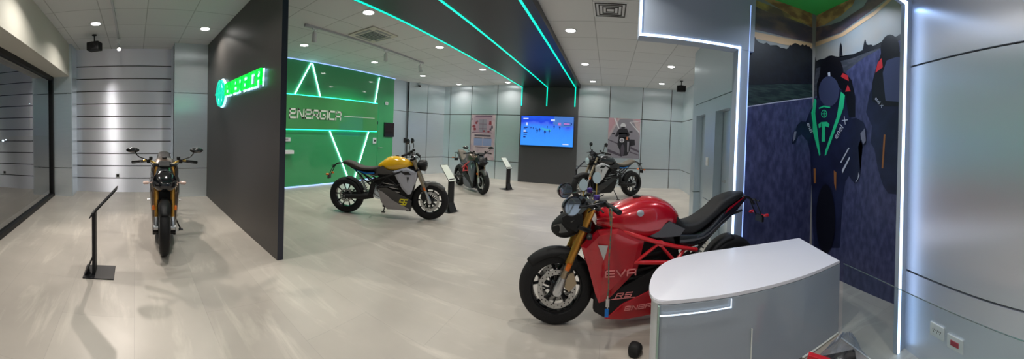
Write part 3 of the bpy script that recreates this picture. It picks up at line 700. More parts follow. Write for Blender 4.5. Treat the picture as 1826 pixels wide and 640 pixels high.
# ---------------------------------------------------------------- television
t = empty('television', (-2.08, 10.014, 1.78), 0, 'wall television showing a blue motorcycle race broadcast on the grey column', 'television')
W, H = .905, .50
b = NB(); box(b, (-W - .012, -.06, -H - .012), (W + .012, 0, H + .012), bev=.004); link('casing', b, 'black_plastic', t)
b = NB(); box(b, (-W - .014, -.064, -H - .014), (W + .014, -.058, -H)); box(b, (-W - .014, -.064, H), (W + .014, -.058, H + .014)); box(b, (-W - .014, -.064, -H), (-W, -.058, H)); box(b, (W, -.064, -H), (W + .014, -.058, H)); link('bezel', b, 'gloss_black', t)
def emat(name, c, es=1.0):
    mat(name, (0, 0, 0, 1), .5, emis=c, es=es)
def screen_mat():
    m = bpy.data.materials.new('tv_picture'); m.use_nodes = True; nt = m.node_tree; b = nt.nodes['Principled BSDF']; L = nt.links
    tc = nt.nodes.new('ShaderNodeTexCoord'); sp = nt.nodes.new('ShaderNodeSeparateXYZ'); n = nt.nodes.new('ShaderNodeTexNoise'); n.inputs['Scale'].default_value = 2.2
    r = nt.nodes.new('ShaderNodeMapRange'); r.inputs['From Min'].default_value = -.5; r.inputs['From Max'].default_value = .5
    a = nt.nodes.new('ShaderNodeMath'); a.operation = 'MULTIPLY_ADD'; a.inputs[1].default_value = .55; 
    cr = nt.nodes.new('ShaderNodeValToRGB'); e = cr.color_ramp.elements
    e[0].position = .18; e[0].color = rgb(62, 150, 255); e[1].position = .98; e[1].color = rgb(40, 90, 230)
    for p, c in ((.62, rgb(58, 136, 250)), (.74, rgb(70, 110, 240)), (.82, rgb(35, 70, 225))):
        q = e.new(p); q.color = c
    s2 = nt.nodes.new('ShaderNodeMath'); s2.operation = 'SUBTRACT'; s2.inputs[1].default_value = .27
    L.new(tc.outputs['Object'], sp.inputs[0]); L.new(tc.outputs['Object'], n.inputs['Vector']); L.new(sp.outputs['Z'], r.inputs['Value']); L.new(n.outputs[0], a.inputs[0]); L.new(r.outputs[0], a.inputs[2]); L.new(a.outputs[0], s2.inputs[0]); L.new(s2.outputs[0], cr.inputs[0])
    L.new(cr.outputs[0], b.inputs['Emission Color']); b.inputs['Emission Strength'].default_value = 1.05; b.inputs['Base Color'].default_value = (0, 0, 0, 1); b.inputs['Roughness'].default_value = .2
    M['tv_picture'] = m
screen_mat()
b = NB(); quad(b, [(-W, -.062, -H), (W, -.062, -H), (W, -.062, H), (-W, -.062, H)]); link('screen', b, 'tv_picture', t)
emat('tv_dark', rgb(20, 40, 120)); emat('tv_white', rgb(205, 220, 255)); emat('tv_pink', rgb(190, 120, 200)); emat('tv_teal', rgb(72, 122, 205)); emat('tv_mint', rgb(60, 170, 220))
def scr(name, polys, mk, y=-.0632):
    for p in polys:
        b = NB(); quad(b, [(x, y, z) for x, z in p]); link(name, b, mk, t)
def rect(x, z, a, c): return [(x - a, z - c), (x + a, z - c), (x + a, z + c), (x - a, z + c)]
def tri_ell(x, z, a, c, n=10): return [(x + a * cos(2 * pi * k / n), z + c * sin(2 * pi * k / n)) for k in range(n)]
scr('grandstand', [[(.25, .5), (.905, .5), (.905, .20), (.55, .14), (.2, .25)]], 'tv_teal', -.0626)
scr('run_off_strip', [[(-.22, .12), (.15, .06), (.13, -.02), (-.1, .02)]], 'tv_mint', -.0626)
rid = [(-.55, .10, .6), (-.47, .09, .6), (-.38, .085, .6), (-.33, .0, 1.1), (-.25, .04, 1), (-.06, -.03, 1.1), (.09, .0, .9), (.02, .14, .6), (.25, .15, .9), (.44, .13, .8)]
scr('racer', [tri_ell(x, z + .035 * s, .018 * s, .02 * s) for x, z, s in rid] + [[(x - .035 * s, z - .01 * s), (x + .03 * s, z - .02 * s), (x + .035 * s, z + .015 * s), (x - .02 * s, z + .03 * s)] for x, z, s in rid] + [rect(x, z - .04 * s, .009 * s, .035 * s) for x, z, s in rid], 'tv_dark')
scr('leaderboard_row', [rect(-.74, .10, .07, .016), rect(-.76, .06, .05, .012), rect(-.74, -.06, .07, .014), rect(-.75, -.14, .06, .014), rect(-.77, -.22, .04, .022)], 'tv_dark')
scr('caption', [rect(-.74, .405, .09, .018), rect(-.70, .22, .03, .05), rect(-.77, -.02, .04, .03), rect(.66, -.42, .10, .018), rect(.2, .37, .07, .03)], 'tv_white')
scr('logo_box', [rect(.43, .25, .05, .045), rect(.67, .26, .10, .022)], 'tv_pink')
scr('logo_outline', [rect(.70, .30, .13, .008), rect(.70, .215, .13, .008), rect(.83, .26, .02, .03)], 'tv_dark')

# ---------------------------------------------------------------- posters on the back wall
def poster(x0, x1, z0, z1, label):
    t = empty('wall_poster', ((x0 + x1) / 2, YB - .002, (z0 + z1) / 2), 0, label, 'poster')
    b = NB(); box(b, ((x0 - x1) / 2, -.006, (z0 - z1) / 2), ((x1 - x0) / 2, .001, (z1 - z0) / 2)); link('paper', b, 'poster_paper', t); return t, (x1 - x0), (z1 - z0)
def pr(t, w_, h_, name, polys, mk, k):
    for p in polys:
        b = NB(); quad(b, [((x - .5) * w_, -.0065 - .0006 * k, (.5 - z) * h_) for x, z in p]); link(name, b, mk, t)
mat('ink_rose', rgb(150, 128, 140), .5); mat('ink_plum', rgb(96, 70, 92), .5); mat('ink_blue', rgb(120, 135, 170), .5); mat('ink_black', rgb(26, 26, 34), .5); mat('ink_red', rgb(120, 44, 54), .5); mat('ink_grey', rgb(125, 122, 132), .5); mat('ink_light', rgb(190, 190, 196), .5); mat('ink_orange', rgb(170, 110, 80), .5); mat('ink_pink', rgb(165, 130, 140), .5); mat('ink_smoke', rgb(72, 66, 78), .5)
R4 = lambda a, c, d, e: [(a, c), (d, c), (d, e), (a, e)]
E4 = lambda x, z, a, c, n=14: [(x + a * cos(2 * pi * k / n), z + c * sin(2 * pi * k / n)) for k in range(n)]
t, pw, ph = poster(-4.98, -4.02, .66, 2.30, 'rose toned collage poster with pale blue panel on the back wall, behind the grey motorcycle')
pr(t, pw, ph, 'picture_frame', [R4(.10, .03, .86, .40)], 'ink_rose', 1)
pr(t, pw, ph, 'window_picture', [R4(.34, .10, .66, .38)], 'ink_grey', 2)
pr(t, pw, ph, 'window_bar', [R4(.49, .10, .51, .38), R4(.34, .20, .66, .21), R4(.34, .30, .66, .31), R4(.18, .02, .88, .045), R4(.05, .39, .90, .405)], 'ink_plum', 3)
pr(t, pw, ph, 'flower_spot', [E4(.22, .18, .05, .03), E4(.80, .16, .05, .025), E4(.80, .20, .06, .02), E4(.12, .26, .07, .03), E4(.16, .32, .06, .03), E4(.55, .36, .05, .02), E4(.74, .37, .05, .02)], 'ink_red', 3)
pr(t, pw, ph, 'dark_detail', [E4(.26, .145, .035, .018), E4(.88, .27, .04, .04), E4(.82, .32, .04, .03), E4(.03, .10, .02, .02)], 'ink_smoke', 4)
pr(t, pw, ph, 'title_bar', [R4(.16, .445, .84, .485)], 'ink_smoke', 2)
pr(t, pw, ph, 'caption_panel', [R4(.14, .53, .50, .69), R4(.52, .53, .88, .69)], 'ink_blue', 2)
pr(t, pw, ph, 'caption_line', [R4(.16, .51, .48, .525), R4(.56, .51, .86, .525), R4(.2, .72, .8, .73)], 'ink_smoke', 2)
t, pw, ph = poster(-.02, 1.05, .98, 2.32, 'poster of a helmeted rider on a black motorcycle, right of the television')
pr(t, pw, ph, 'road', [[(0, .55), (.35, .02), (.75, .02), (1, .42), (1, 1), (0, 1)]], 'ink_grey', 1)
pr(t, pw, ph, 'verge', [[(0, .0), (.30, 0), (.0, .42)], [(.78, 0), (1, 0), (1, .10)]], 'ink_pink', 1)
pr(t, pw, ph, 'road_line', [[(.66, .09), (.69, .09), (.99, .33), (.98, .36)], [(.66, .085), (.98, .045), (.98, .06), (.66, .10)], [(.16, 0), (.21, 0), (.35, .26), (.31, .26)]], 'ink_light', 2)
pr(t, pw, ph, 'shadow_bar', [[(0, .53), (0, .56), (.40, .68), (.40, .65)], [(0, .78), (0, .85), (.46, .97), (.48, .92)], [(.72, .70), (1, .80), (1, .85), (.72, .76)], [(.70, .82), (1, .90), (1, .92), (.70, .85)]], 'ink_smoke', 2)
pr(t, pw, ph, 'rider', [[(.30, .30), (.38, .25), (.58, .25), (.68, .40), (.64, .46), (.55, .38), (.36, .40), (.26, .48), (.22, .45)], [(.34, .36), (.60, .36), (.62, .50), (.33, .50)]], 'ink_black', 3)
pr(t, pw, ph, 'helmet', [E4(.46, .19, .085, .075)], 'ink_light', 4)
pr(t, pw, ph, 'visor', [[(.38, .21), (.54, .21), (.50, .26), (.42, .26)]], 'ink_black', 5)
pr(t, pw, ph, 'motorcycle', [[(.34, .48), (.66, .47), (.72, .60), (.70, .80), (.62, .93), (.42, .95), (.38, .80), (.30, .66)], [(.12, .38), (.22, .37), (.22, .41), (.12, .41)], [(.66, .32), (.76, .31), (.76, .345), (.66, .35)], [(.70, .52), (.84, .52), (.86, .66), (.70, .70)]], 'ink_black', 3)
pr(t, pw, ph, 'wheel', [E4(.47, .80, .06, .15)], 'ink_smoke', 5)
pr(t, pw, ph, 'headlight', [E4(.44, .55, .075, .055)], 'ink_light', 5)
pr(t, pw, ph, 'lamp_glass', [E4(.44, .55, .05, .037)], 'ink_grey', 6)
pr(t, pw, ph, 'fork_glint', [[(.58, .46), (.63, .46), (.63, .54), (.58, .54)]], 'ink_orange', 5)
pr(t, pw, ph, 'bodywork', [[(.61, .58), (.67, .58), (.66, .84), (.62, .84)]], 'ink_grey', 5)
# ---------------------------------------------------------------- ceiling fittings
PROTO = {}
def ceiling_light(x, y, label, group='round recessed downlights', power=None, tint=(1, .95, .88)):
    if 'cl' not in PROTO:
        t = empty('ceiling_light', (0, 0, CEIL))
        b = NB(); lathe_dir(b, [(.105, 0), (.105, .006), (.088, .010), (.080, .004), (.080, 0)], (0, 0, 0), (0, 0, -1), 28); link('trim_ring', b, 'white_plastic', t, True)
        b = NB(); lathe_dir(b, [(.079, 0), (.079, .006), (.06, .012), (.02, .014)], (0, 0, 0), (0, 0, -1), 24); link('diffuser', b, 'lamp_glow', t, True)
        PROTO['cl'] = t; r = t
    else:
        r = copy_tree(PROTO['cl'])
    r.location = (x, y, CEIL)
    tag(r, label, 'ceiling light', group)
    la = bpy.data.lights.new('downlight_glow', 'AREA'); la.shape = 'DISK'; la.size = .13; la.energy = power or DOWNLIGHT_W; la.color = tint; la.spread = radians(135)
    lo = bpy.data.objects.new('downlight_glow', la); COL.objects.link(lo); lo.location = (x, y, CEIL - .02)
DL = [(-5.40, -.69, 'downlight above the display stand, ahead of the slatted wall'), (-5.55, 1.30, 'downlight beside the charcoal partition, near the lit sign'),
      (-3.42, 3.27, 'largest downlight left of the black beam, nearest the air conditioner'), (-5.66, 3.51, 'downlight above the green wall beside the partition edge'),
      (-3.49, 5.44, 'second downlight along the left edge of the beam'), (-3.50, 7.72, 'third downlight along the left edge of the beam'), (-3.45, 9.72, 'last downlight along the left edge of the beam, by the screen column'),
      (-5.70, 5.73, 'downlight over the right end of the green sign'), (-5.68, 7.92, 'downlight near the green door and the track end'), (-5.35, 9.72, 'downlight over the rose poster at the back left corner'),
      (-.72, 5.07, 'large downlight right of the beam, in front of the square vent'), (-.65, 7.32, 'middle downlight right of the beam'), (-.57, 9.47, 'downlight over the rider poster, last right of the beam'),
      (1.42, 7.09, 'downlight near the door wall'), (1.57, 9.22, 'downlight in the back right corner by the hanging speaker')]
for x, y, l in DL: ceiling_light(x, y, 'round white ' + l)
# lamps of the same kind outside the picture (their light reaches the floor in front)
for x, y, l in [(-3.2, .6, 'downlight before the partition end'), (-3.45, -.9, 'downlight over the window side'), (-1.2, -1.0, 'downlight behind the viewer'), (-.1, 1.3, 'downlight over the red motorcycle front'), (-.1, 2.9, 'downlight over the red motorcycle'), (1.1, -.4, 'downlight over the counter side')]:
    ceiling_light(x, y, 'round white ' + l, power=DOWNLIGHT_W * .8)
ceiling_light(2.05, 2.35, 'unseen round white downlight added to brighten the corner mural', power=DOWNLIGHT_W * .7, tint=(.72, .82, 1))  # extra lamp above the frame, added to lift the dim mural corner

def track(name, p0, p1, label):
    t = empty('track_rail', ((p0[0] + p1[0]) / 2, (p0[1] + p1[1]) / 2, CEIL), 0, label, 'track light rail')
    a = Vector(p0) - Vector((p0[0] + p1[0], p0[1] + p1[1])) / 2; d = a.normalized(); L = a.length; ang = atan2(d.y, d.x)
    b = NB(); box(b, (-L, -.018, -.035), (L, .018, 0), bev=.002, mtx=Matrix.Rotation(ang, 4, 'Z')); link('rail', b, 'white_track', t)
    b = NB(); box(b, (L - .02, -.024, -.05), (L + .14, .024, 0), bev=.003, mtx=Matrix.Rotation(ang, 4, 'Z')); link('power_feed', b, 'white_track', t)
track('t', (-4.53, 2.95), (-4.62, 6.45), 'white track rail on the ceiling over the yellow motorcycle')
track('t', (-3.0, -.33), (-6.35, -.33), 'white track rail on the ceiling over the front motorcycle by the slatted wall')
def track_spot(x, y, aim, label, lit=None):
    t = empty('track_spotlight', (x, y, CEIL - .0365), 0, label, 'spotlight', 'track spotlights')
    b = NB(); box(b, (-.02, -.045, -.03), (.02, .045, 0), bev=.003); link('adapter', b, 'white_plastic', t)
    b = NB(); tube(b, [(0, 0, -.03), (0, 0, -.10)], .010, 10); link('stem', b, 'white_plastic', t, True)
    d = (Vector(aim) - Vector((x, y, CEIL - .18))).normalized(); c = Vector((0, 0, -.15))
    b = NB(); lathe_dir(b, [(.018, -.09), (.036, -.07), (.042, .06), (.046, .07), (.046, .09), (.038, .09), (.036, .075)], c, d, 24); link('lamp_head', b, 'white_plastic', t, True)
    b = NB(); lathe_dir(b, [(.035, .070), (.035, .078)], c, d, 20); link('lamp_lens', b, 'lamp_glow' if lit else 'vent_grey', t, True)
    if lit:
        la = bpy.data.lights.new('spot_glow', 'SPOT'); la.energy = lit; la.spot_size = radians(62); la.spot_blend = .6; la.shadow_soft_size = .035; la.color = (1, .88, .78)
        lo = bpy.data.objects.new('spot_glow', la); COL.objects.link(lo); lo.location = Vector((x, y, CEIL - .035)) + c + d * .10; lo.rotation_euler = d.to_track_quat('-Z', 'Y').to_euler()
track_spot(-4.53, 3.02, (-5.6, 3.6, 0), 'white track spotlight hanging at the near end of the rail', 35)
track_spot(-4.58, 4.95, (-4.4, 5.0, 0), 'unlit white track spotlight in the middle of the rail')
track_spot(-4.615, 6.30, (-4.4, 7.0, 0), 'unlit white track spotlight at the far end of the rail, behind the sign')
track_spot(-6.28, -.33, (-3.7, .25, .3), 'bright track spotlight hanging before the slatted metal wall', 260)
# air conditioner cassette
t = empty('air_conditioner', (-4.12, 4.08, CEIL), 0, 'square ceiling air conditioner cassette with dark centre beside the track rail', 'air conditioner')
b = NB(); box(b, (-.34, -.34, -.025), (.34, .34, 0), bev=.008); link('fascia', b, 'cream_paint', t)
b = NB(); box(b, (-.20, -.20, -.032), (.20, .20, -.02), bev=.004); link('intake_grille', b, 'vent_grey', t)
b = NB()
for i in range(8): box(b, (-.18, -.175 + .05 * i - .006, -.036), (.18, -.175 + .05 * i + .006, -.030))
link('grille_slats', b, 'black_plastic', t)
for k in range(4):
    b = NB(); box(b, (-.20, .235, -.030), (.20, .295, -.022), bev=.002, mtx=Matrix.Rotation(k * pi / 2, 4, 'Z')); link('air_outlet', b, 'vent_grey', t)
# square vent
t = empty('air_vent', (-.05, 4.24, CEIL), 0, 'square louvred air vent in the ceiling right of the beam', 'air vent')
b = NB(); box(b, (-.24, -.24, -.006), (.24, .24, 0), bev=.002); link('backing', b, 'white_plastic', t)
for k, s in enumerate((.215, .165, .115, .065)):
    b = NB()
    for q in range(4): box(b, (-s, s - .018, -.014), (s, s, -.005), mtx=Matrix.Rotation(q * pi / 2, 4, 'Z'))
    link('louvre_ring', b, 'charcoal_wall', t)
# hanging black speakers, camera
def speaker(x, y, rz, label):
    t = empty('ceiling_speaker', (x, y, CEIL), rz, label, 'speaker')
    b = NB(); lathe_dir(b, [(.05, 0), (.05, .012), (.012, .02), (.012, .13)], (0, 0, 0), (0, 0, -1), 20); box(b, (-.06, -.012, -.15), (.06, .012, -.125)); link('bracket', b, 'black_plastic', t, True)
    b = NB(); box(b, (-.13, -.10, -.31), (.13, .10, -.15), bev=.012); link('cabinet', b, 'matte_black', t)
    b = NB(); lathe_dir(b, [(.055, 0), (.055, .006), (.045, .012), (.01, .004)], (0, -.10, -.23), (0, -1, 0), 20); link('speaker_cone', b, 'black_plastic', t, True)
speaker(-6.05, -.80, radians(70), 'small black speaker hanging from the ceiling before the slatted wall')
speaker(2.05, 8.6, radians(-10), 'small black speaker hanging from the ceiling in the back right corner')
t = empty('security_camera', (-6.60, 8.98, CEIL), 0, 'small security camera under the ceiling at the end of the blue-lit strip', 'camera')
b = NB(); lathe_dir(b, [(.05, 0), (.05, .02), (.03, .04)], (0, 0, 0), (0, 0, -1), 18); tube(b, [(0, 0, -.03), (.03, -.02, -.10)], .012); link('mount', b, 'white_plastic', t, True)
b = NB(); lathe_dir(b, [(.02, -.08), (.035, -.07), (.038, .06), (.03, .07)], (.04, -.03, -.12), (.8, -.6, -.25), 18); link('camera_body', b, 'black_plastic', t, True)
b = NB(); lathe_dir(b, [(.024, .068), (.024, .076)], (.04, -.03, -.12), (.8, -.6, -.25), 16); link('lens', b, 'lens_glass', t, True)

# ---------------------------------------------------------------- information stands
def info_stand(x, y, rz, label, top='pale'):
    """local +x = the way the reader stands; the post rises at the back, the plate tilts towards the reader"""
    t = empty('information_stand', (x, y, 0), rz, label, 'display stand', 'slim steel information stands')
    b = NB(); box(b, (-.10, -.15, 0), (.22, .15, .010), bev=.002); link('base_plate', b, 'black_plastic', t)
    b = NB()
    for s in (0,):
        pts = [(-.09, -.10), (-.09, .10), (-.005, .07), (-.005, -.07)]
        lo = [b.verts.new((px if i < 2 else px, py, .01 if i < 2 else .20)) for i, (px, py) in enumerate(pts)]
        b.faces.new(lo)
        hi = [b.verts.new(v.co + Vector((.012, 0, .0))) for v in lo]
        b.faces.new(hi[::-1])
        for i in range(4): b.faces.new((lo[i], hi[i], hi[(i + 1) % 4], lo[(i + 1) % 4]))
    link('gusset', b, 'black_plastic', t)
    b = NB(); box(b, (-.012, -.075, .0), (.022, .075, .66), bev=.003); link('post', b, 'matte_black', t)
    T = Matrix.Translation((-.02, 0, .62)) @ Matrix.Rotation(radians(-47), 4, 'Y')
    b = NB(); box(b, (-.02, -.105, 0), (.40, .105, .008), bev=.002, mtx=T); link('plate', b, 'black_plastic', t)
    b = NB(); box(b, (-.01, -.098, .0075), (.39, .098, .011), mtx=T); link('info_card', b, 'letter_white' if top == 'pale' else 'matte_black', t)
    return t
# ================================================================ MOTORCYCLES  (local: +x forward, +y the rider's left, z up; rear axle at x = 0)
WB = 1.46; RW = .315
FT, FA = Vector((1.165, 0, 1.0)), Vector((WB, 0, RW))       # fork top, front axle
def wheel(parent, name, x, tw, rim_mk, disc_r, two_discs, style):
    b = NB(); r0 = .200; h = tw / 2
    lathe_y(b, [(.222, -.030), (.222, .030), (.214, h * .62), (.200, h * .60), (.196, h * .45), (.196, -h * .45), (.200, -h * .60), (.214, -h * .62)], (x, 0, RW), 44)
    lathe_y(b, [(.030, -.055), (.046, -.05), (.046, .05), (.030, .055), (.014, .055), (.014, -.055)], (x, 0, RW), 24)
    ns = 5
    for k in range(ns):
        a = 2 * pi * k / ns + .3
        if style == 'y':
            for s in (-1, 1):
                a2 = a + s * .30
                p0 = Vector((x + .04 * cos(a + s * .15), 0, RW + .04 * sin(a + s * .15))); p1 = Vector((x + .205 * cos(a2), 0, RW + .205 * sin(a2)))
                tube(b, [p0, (p0 + p1) / 2, p1], [.016, .011, .013], 8)
        else:
            p0 = Vector((x + .03 * cos(a), 0, RW + .03 * sin(a))); pm = Vector((x + .11 * cos(a), 0, RW + .11 * sin(a)))
            tube(b, [p0, pm], [.024, .017], 8)
            for s in (-1, 1):
                a2 = a + s * .24; tube(b, [pm, Vector((x + .205 * cos(a2), 0, RW + .205 * sin(a2)))], [.014, .012], 8)
    wo = link(name, b, rim_mk, parent, True)
    b = NB(); o = []
    for k in range(17):                                     # rounded tyre crown
        t = -1.05 + 2.1 * k / 16; ang = t * pi / 2
        o.append((.235 + (RW - .235) * max(cos(ang), 0) ** .62 if abs(t) < 1 else .215, h * (1.0 * sin(min(max(ang, -pi / 2), pi / 2)) if abs(t) < 1 else .92 * (1 if t > 0 else -1))))
    o += [(.206, h * .70), (.206, -h * .70)]
    lathe_y(b, o, (x, 0, RW), 56)
    link('tyre', b, 'rubber', wo, True)
    for s in ((-1, 1) if two_discs else (-1,)):
        y = s * .062
        b = NB(); lathe_y(b, [(disc_r, y - .0025), (disc_r, y + .0025), (disc_r * .74, y + .0025), (disc_r * .74, y - .0025)], (x, 0, RW), 48, mi=0)
        for k in range(8):
            a = 2 * pi * k / 8; tube(b, [(x + .05 * cos(a), y, RW + .05 * sin(a)), (x + disc_r * .77 * cos(a + .2), y, RW + disc_r * .77 * sin(a + .2))], .007, 6, mi=1)
        lathe_y(b, [(.060, y - .004), (.060, y + .004), (.040, y + .004), (.040, y - .004)], (x, 0, RW), 24, mi=1)
        for k in range(30):                                 # drilled holes, dark
            a = 2 * pi * k / 30; rr = disc_r * (.82 + .10 * (k % 2))
            lathe_dir(b, [(.0055, 0), (.0055, .0070)], (x + rr * cos(a), y - .0035, RW + rr * sin(a)), (0, 1, 0), 6, mi=1)
        link('brake_disc', b, ['disc_steel', 'rim_black'], wo)
    return wo

def motorcycle(sp, loc, heading, label, scale=1.0, group=None):
    t = empty('motorcycle', (loc[0], loc[1], 0), heading, label, 'motorcycle', group); t.scale = (scale * sp.get('stretch', 1), scale, scale)
    sporty = sp['type'] == 'sport'
    FT = Vector((1.235 if sporty else 1.165, 0, 1.0)); bx = .08 if sporty else 0.
    # wheels
    wheel(t, 'front_wheel', WB, .118, sp['rim'], .160, True, sp['spoke'])
    wheel(t, 'rear_wheel', 0, .178, sp['rim'], .115, False, sp['spoke'])
    # swingarm with axle block
    b = NB()
    for s in (-1, 1):
        tube(b, smooth_path([(.0, s * .125, RW), (.16, s * .125, RW + .005), (.34, s * .115, RW + .02), (.50, s * .085, RW + .05)], 4), [.030] * 4 + [.034] * 4 + [.042] * 4 + [.045], 10, flat=1.25)
        lathe_dir(b, [(.036, 0), (.036, .035), (.02, .04)], (0, s * .115, RW), (0, s, 0), 16)
    tube(b, [(.40, -.11, RW + .05), (.40, .11, RW + .05)], .04, 10)
    link('swingarm', b, 'matte_black', t, True)
    b = NB(); tube(b, [(0, -.16, RW), (0, .16, RW)], .013, 10); lathe_dir(b, [(.075, 0), (.075, .006), (.05, .009), (.02, .009)], (0, .105, RW), (0, 1, 0), 28)
    link('sprocket', b, 'steel', t, True)
    b = NB(); tube(b, [(.02, .118, RW + .075), (.50, .118, RW + .09)], .007, 6); tube(b, [(.02, .118, RW - .075), (.50, .118, RW - .01)], .007, 6); link('drive_chain', b, 'gloss_black', t)
    # shock absorber
    b = NB(); tube(b, [(.24, -.02, .70), (.37, -.02, .40)], .016, 10); pts = []
    for k in range(70):
        u = k / 69; c = Vector((.24, -.02, .68)).lerp(Vector((.36, -.02, .43)), u); a = u * 2 * pi * 7; pts.append(c + Vector((.9, 0, .45)) * .036 * cos(a) + Vector((0, 1, 0)) * .036 * sin(a))
    tube(b, pts, .006, 6); link('shock_absorber', b, sp.get('spring', 'steel'), t, True)
    # motor and battery block
    b = NB(); lathe_dir(b, [(.06, -.13), (.115, -.12), (.13, -.06), (.13, .06), (.115, .12), (.06, .13)], (.60, 0, .43), (0, 1, 0), 28)
    lathe_dir(b, [(.045, -.15), (.045, .15)], (.60, 0, .43), (0, 1, 0), 18)
    link('motor', b, 'satin_metal' if not sporty else 'rim_black', t, True)
    b = NB()
    core = [(.64, .28), (1.12, .19), (1.20, .55), (1.17, .86), (.95, .87), (.62, .80), (.55, .56)]
    plate(b, core, lambda x, z: .105, .21, bev=.012)
    for s in (-1, 1):
        for k in range(6):                                  # cooling fins, slanted
            x0, z0 = .70 + .018 * k, .625 - .058 * k
            p = [(x0, z0), (x0 + .24, z0 - .035), (x0 + .25, z0 - .058), (x0 + .012, z0 - .024)]
            plate(b, p, lambda x, z: s * .135, s * .05, bev=.003)
    link('battery_case', b, 'black_plastic', t)
    if not sporty:
        b = NB()
        for s in (-1, 1):
            for k in range(3):
                x0, z0 = .66 + .03 * k, .60 - .058 * k
                plate(b, [(x0, z0), (x0 + .24, z0 - .028), (x0 + .245, z0 - .038), (x0 + .005, z0 - .012)], lambda x, z: s * .1365, s * .02, bev=0)
        link('fin_edges', b, 'steel', t)
    # black lower case band that runs forward to the nose of the belly
    low = [(.56, .50), (.66, .56), (1.12, .36), (1.17, .33), (1.16, .15), (1.10, .145), (.60, .42)] if not sporty else [(.60, .50), (.66, .53), (1.02, .34), (1.19, .42), (1.20, .17), (1.13, .12), (.60, .38)]
    for s in (-1, 1):
        b = NB(); plate(b, low, lambda x, z: s * (.150 - .01 * (x - .6)), s * .06, bev=.006); link('lower_case', b, 'gloss_black' if not sporty else 'matte_black', t)
    bel = [(.60, .46), (.66, .46), (.86, .31), (1.13, .19), (1.13, .165), (.76, .16), (.66, .27)] if not sporty else [(.56, .33), (.66, .36), (1.00, .22), (1.12, .105), (.98, .085), (.66, .10), (.58, .17)]
    for s in (-1, 1):
        b = NB(); plate(b, bel, lambda x, z: s * (.158 + .05 * (z - .3)), s * .03, bev=.006); link('belly_panel', b, sp['belly'], t)
    if sporty:
        b = NB(); plate(b, [(.64, .12), (1.08, .10), (1.14, .15), (1.1, .30), (.66, .30)], lambda x, z: .13, .26, bev=.02); link('belly_pan', b, sp['belly'], t)
    else:
        b = NB(); plate(b, [(.68, .19), (1.08, .18), (1.14, .22), (1.1, .34), (.66, .38)], lambda x, z: .13, .26, bev=.02); link('belly_pan', b, 'black_plastic', t)
    # side fairings
    fair = [(.84, .80), (1.06, .875), (1.24, .80), (1.235, .70), (1.15, .44), (1.10, .42), (1.0, .52)] if not sporty else [(.86, .745), (1.06, .845), (1.20, .83), (1.31, .70), (1.26, .55), (1.17, .22), (1.08, .29), (.90, .50)]
    for s in (-1, 1):
        b = NB(); f_y = lambda x, z: s * ((.165 if sporty else .150) + .05 * (z - .5) - .06 * max(0, x - 1.0))
        # two creased facets
        n = len(fair); cen = (sum(p[0] for p in fair) / n + .02, sum(p[1] for p in fair) / n + .06)
        top = [b.verts.new((x, f_y(x, z), z)) for x, z in fair]; bot = [b.verts.new((x, f_y(x, z) - s * .03, z)) for x, z in fair]
        mid = [b.verts.new((x * .82 + cen[0] * .18, f_y(x, z) + s * .014, z * .82 + cen[1] * .18)) for x, z in fair]
        c = b.verts.new((cen[0], f_y(*cen) + s * .026, cen[1]))
        for i in range(n):
            j = (i + 1) % n
            b.faces.new((top[i], top[j], mid[j], mid[i])); b.faces.new((mid[i], mid[j], c)); b.faces.new((top[i], bot[i], bot[j], top[j]))
        b.faces.new(bot)
        fo = link('side_fairing', b, sp['fairing'], t)
        b = NB()                                             # air slot and dark V mark
        if not sporty:
            sl = [(.98, .795), (1.10, .81), (1.15, .76), (1.04, .755)]; vv = [(1.075, .72), (1.115, .72), (1.095, .62)]
            quad(b, [(x, f_y(x, z) + s * .029, z) for x, z in sl]); quad(b, [(x, f_y(x, z) + s * .026, z) for x, z in vv])
            link('air_slot', b, 'rim_black', fo)
        else:
            sl = [(1.13, .72), (1.20, .725), (1.155, .60), (1.14, .66)]
            quad(b, [(x, f_y(x, z) + s * .031, z) for x, z in sl]); link('air_slot', b, 'cast_silver', fo)
    # trellis frame
    b = NB(); r = .016 if not sporty else .019
    for s in (-1, 1):
        y0, y1, y2 = s * .055, s * .165, s * .12
        tube(b, smooth_path([(1.15, y0, .92), (1.0, y1, .815), (.70, y1, .69), (.40, y2, .585)], 4), r, 10)
        tube(b, [(1.15, y0, .80), (.92, y1, .56), (.60, y1, .52)], r, 10)
        tube(b, [(.92, y1, .56), (.74, y1, .70), (.60, y1, .52)], r * .8, 8); tube(b, [(.60, y1, .52), (.50, y2, .62)], r * .8, 8)
        for px, pz in ((.73, .70), (.60, .52)):
            lathe_dir(b, [(.026, -.012), (.026, .012)], (px, y1 + s * .004, pz), (0, 1, 0), 14)
    tube(b, [(1.13, 0, .78), (1.17, 0, .97)], .035, 14)
    link('trellis_frame', b, sp['frame'], t, True)
    b = NB()
    for s in (-1, 1):
        tube(b, smooth_path([(.50, s * .11, .62), (.28, s * .10, .74), (.08, s * .07, .84), (-.10, s * .035, .88)], 4), .013, 8)
        tube(b, [(.50, s * .11, .50), (.34, s * .10, .62), (.16, s * .085, .78)], .012, 8)
    link('seat_subframe', b, sp.get('sub', 'matte_black'), t, True)
    # tank
    if sporty: st = [(.55, .80, .93, .07), (.62, .76, 1.01, .13), (.73, .72, 1.065, .165), (.86, .70, 1.07, .185), (1.0, .73, 1.03, .185), (1.10, .78, .99, .16), (1.20, .84, .93, .10)]
    else: st = [(.57, .82, .90, .07), (.66, .79, .97, .12), (.75, .78, 1.03, .15), (.88, .79, 1.045, .17), (1.0, .81, 1.02, .165), (1.09, .85, .98, .13), (1.16, .89, .94, .07)]
    b = NB(); loft(b, interp_st(st, 4), 26, 2.5); tk = link('tank', b, sp['tank'], t, True)
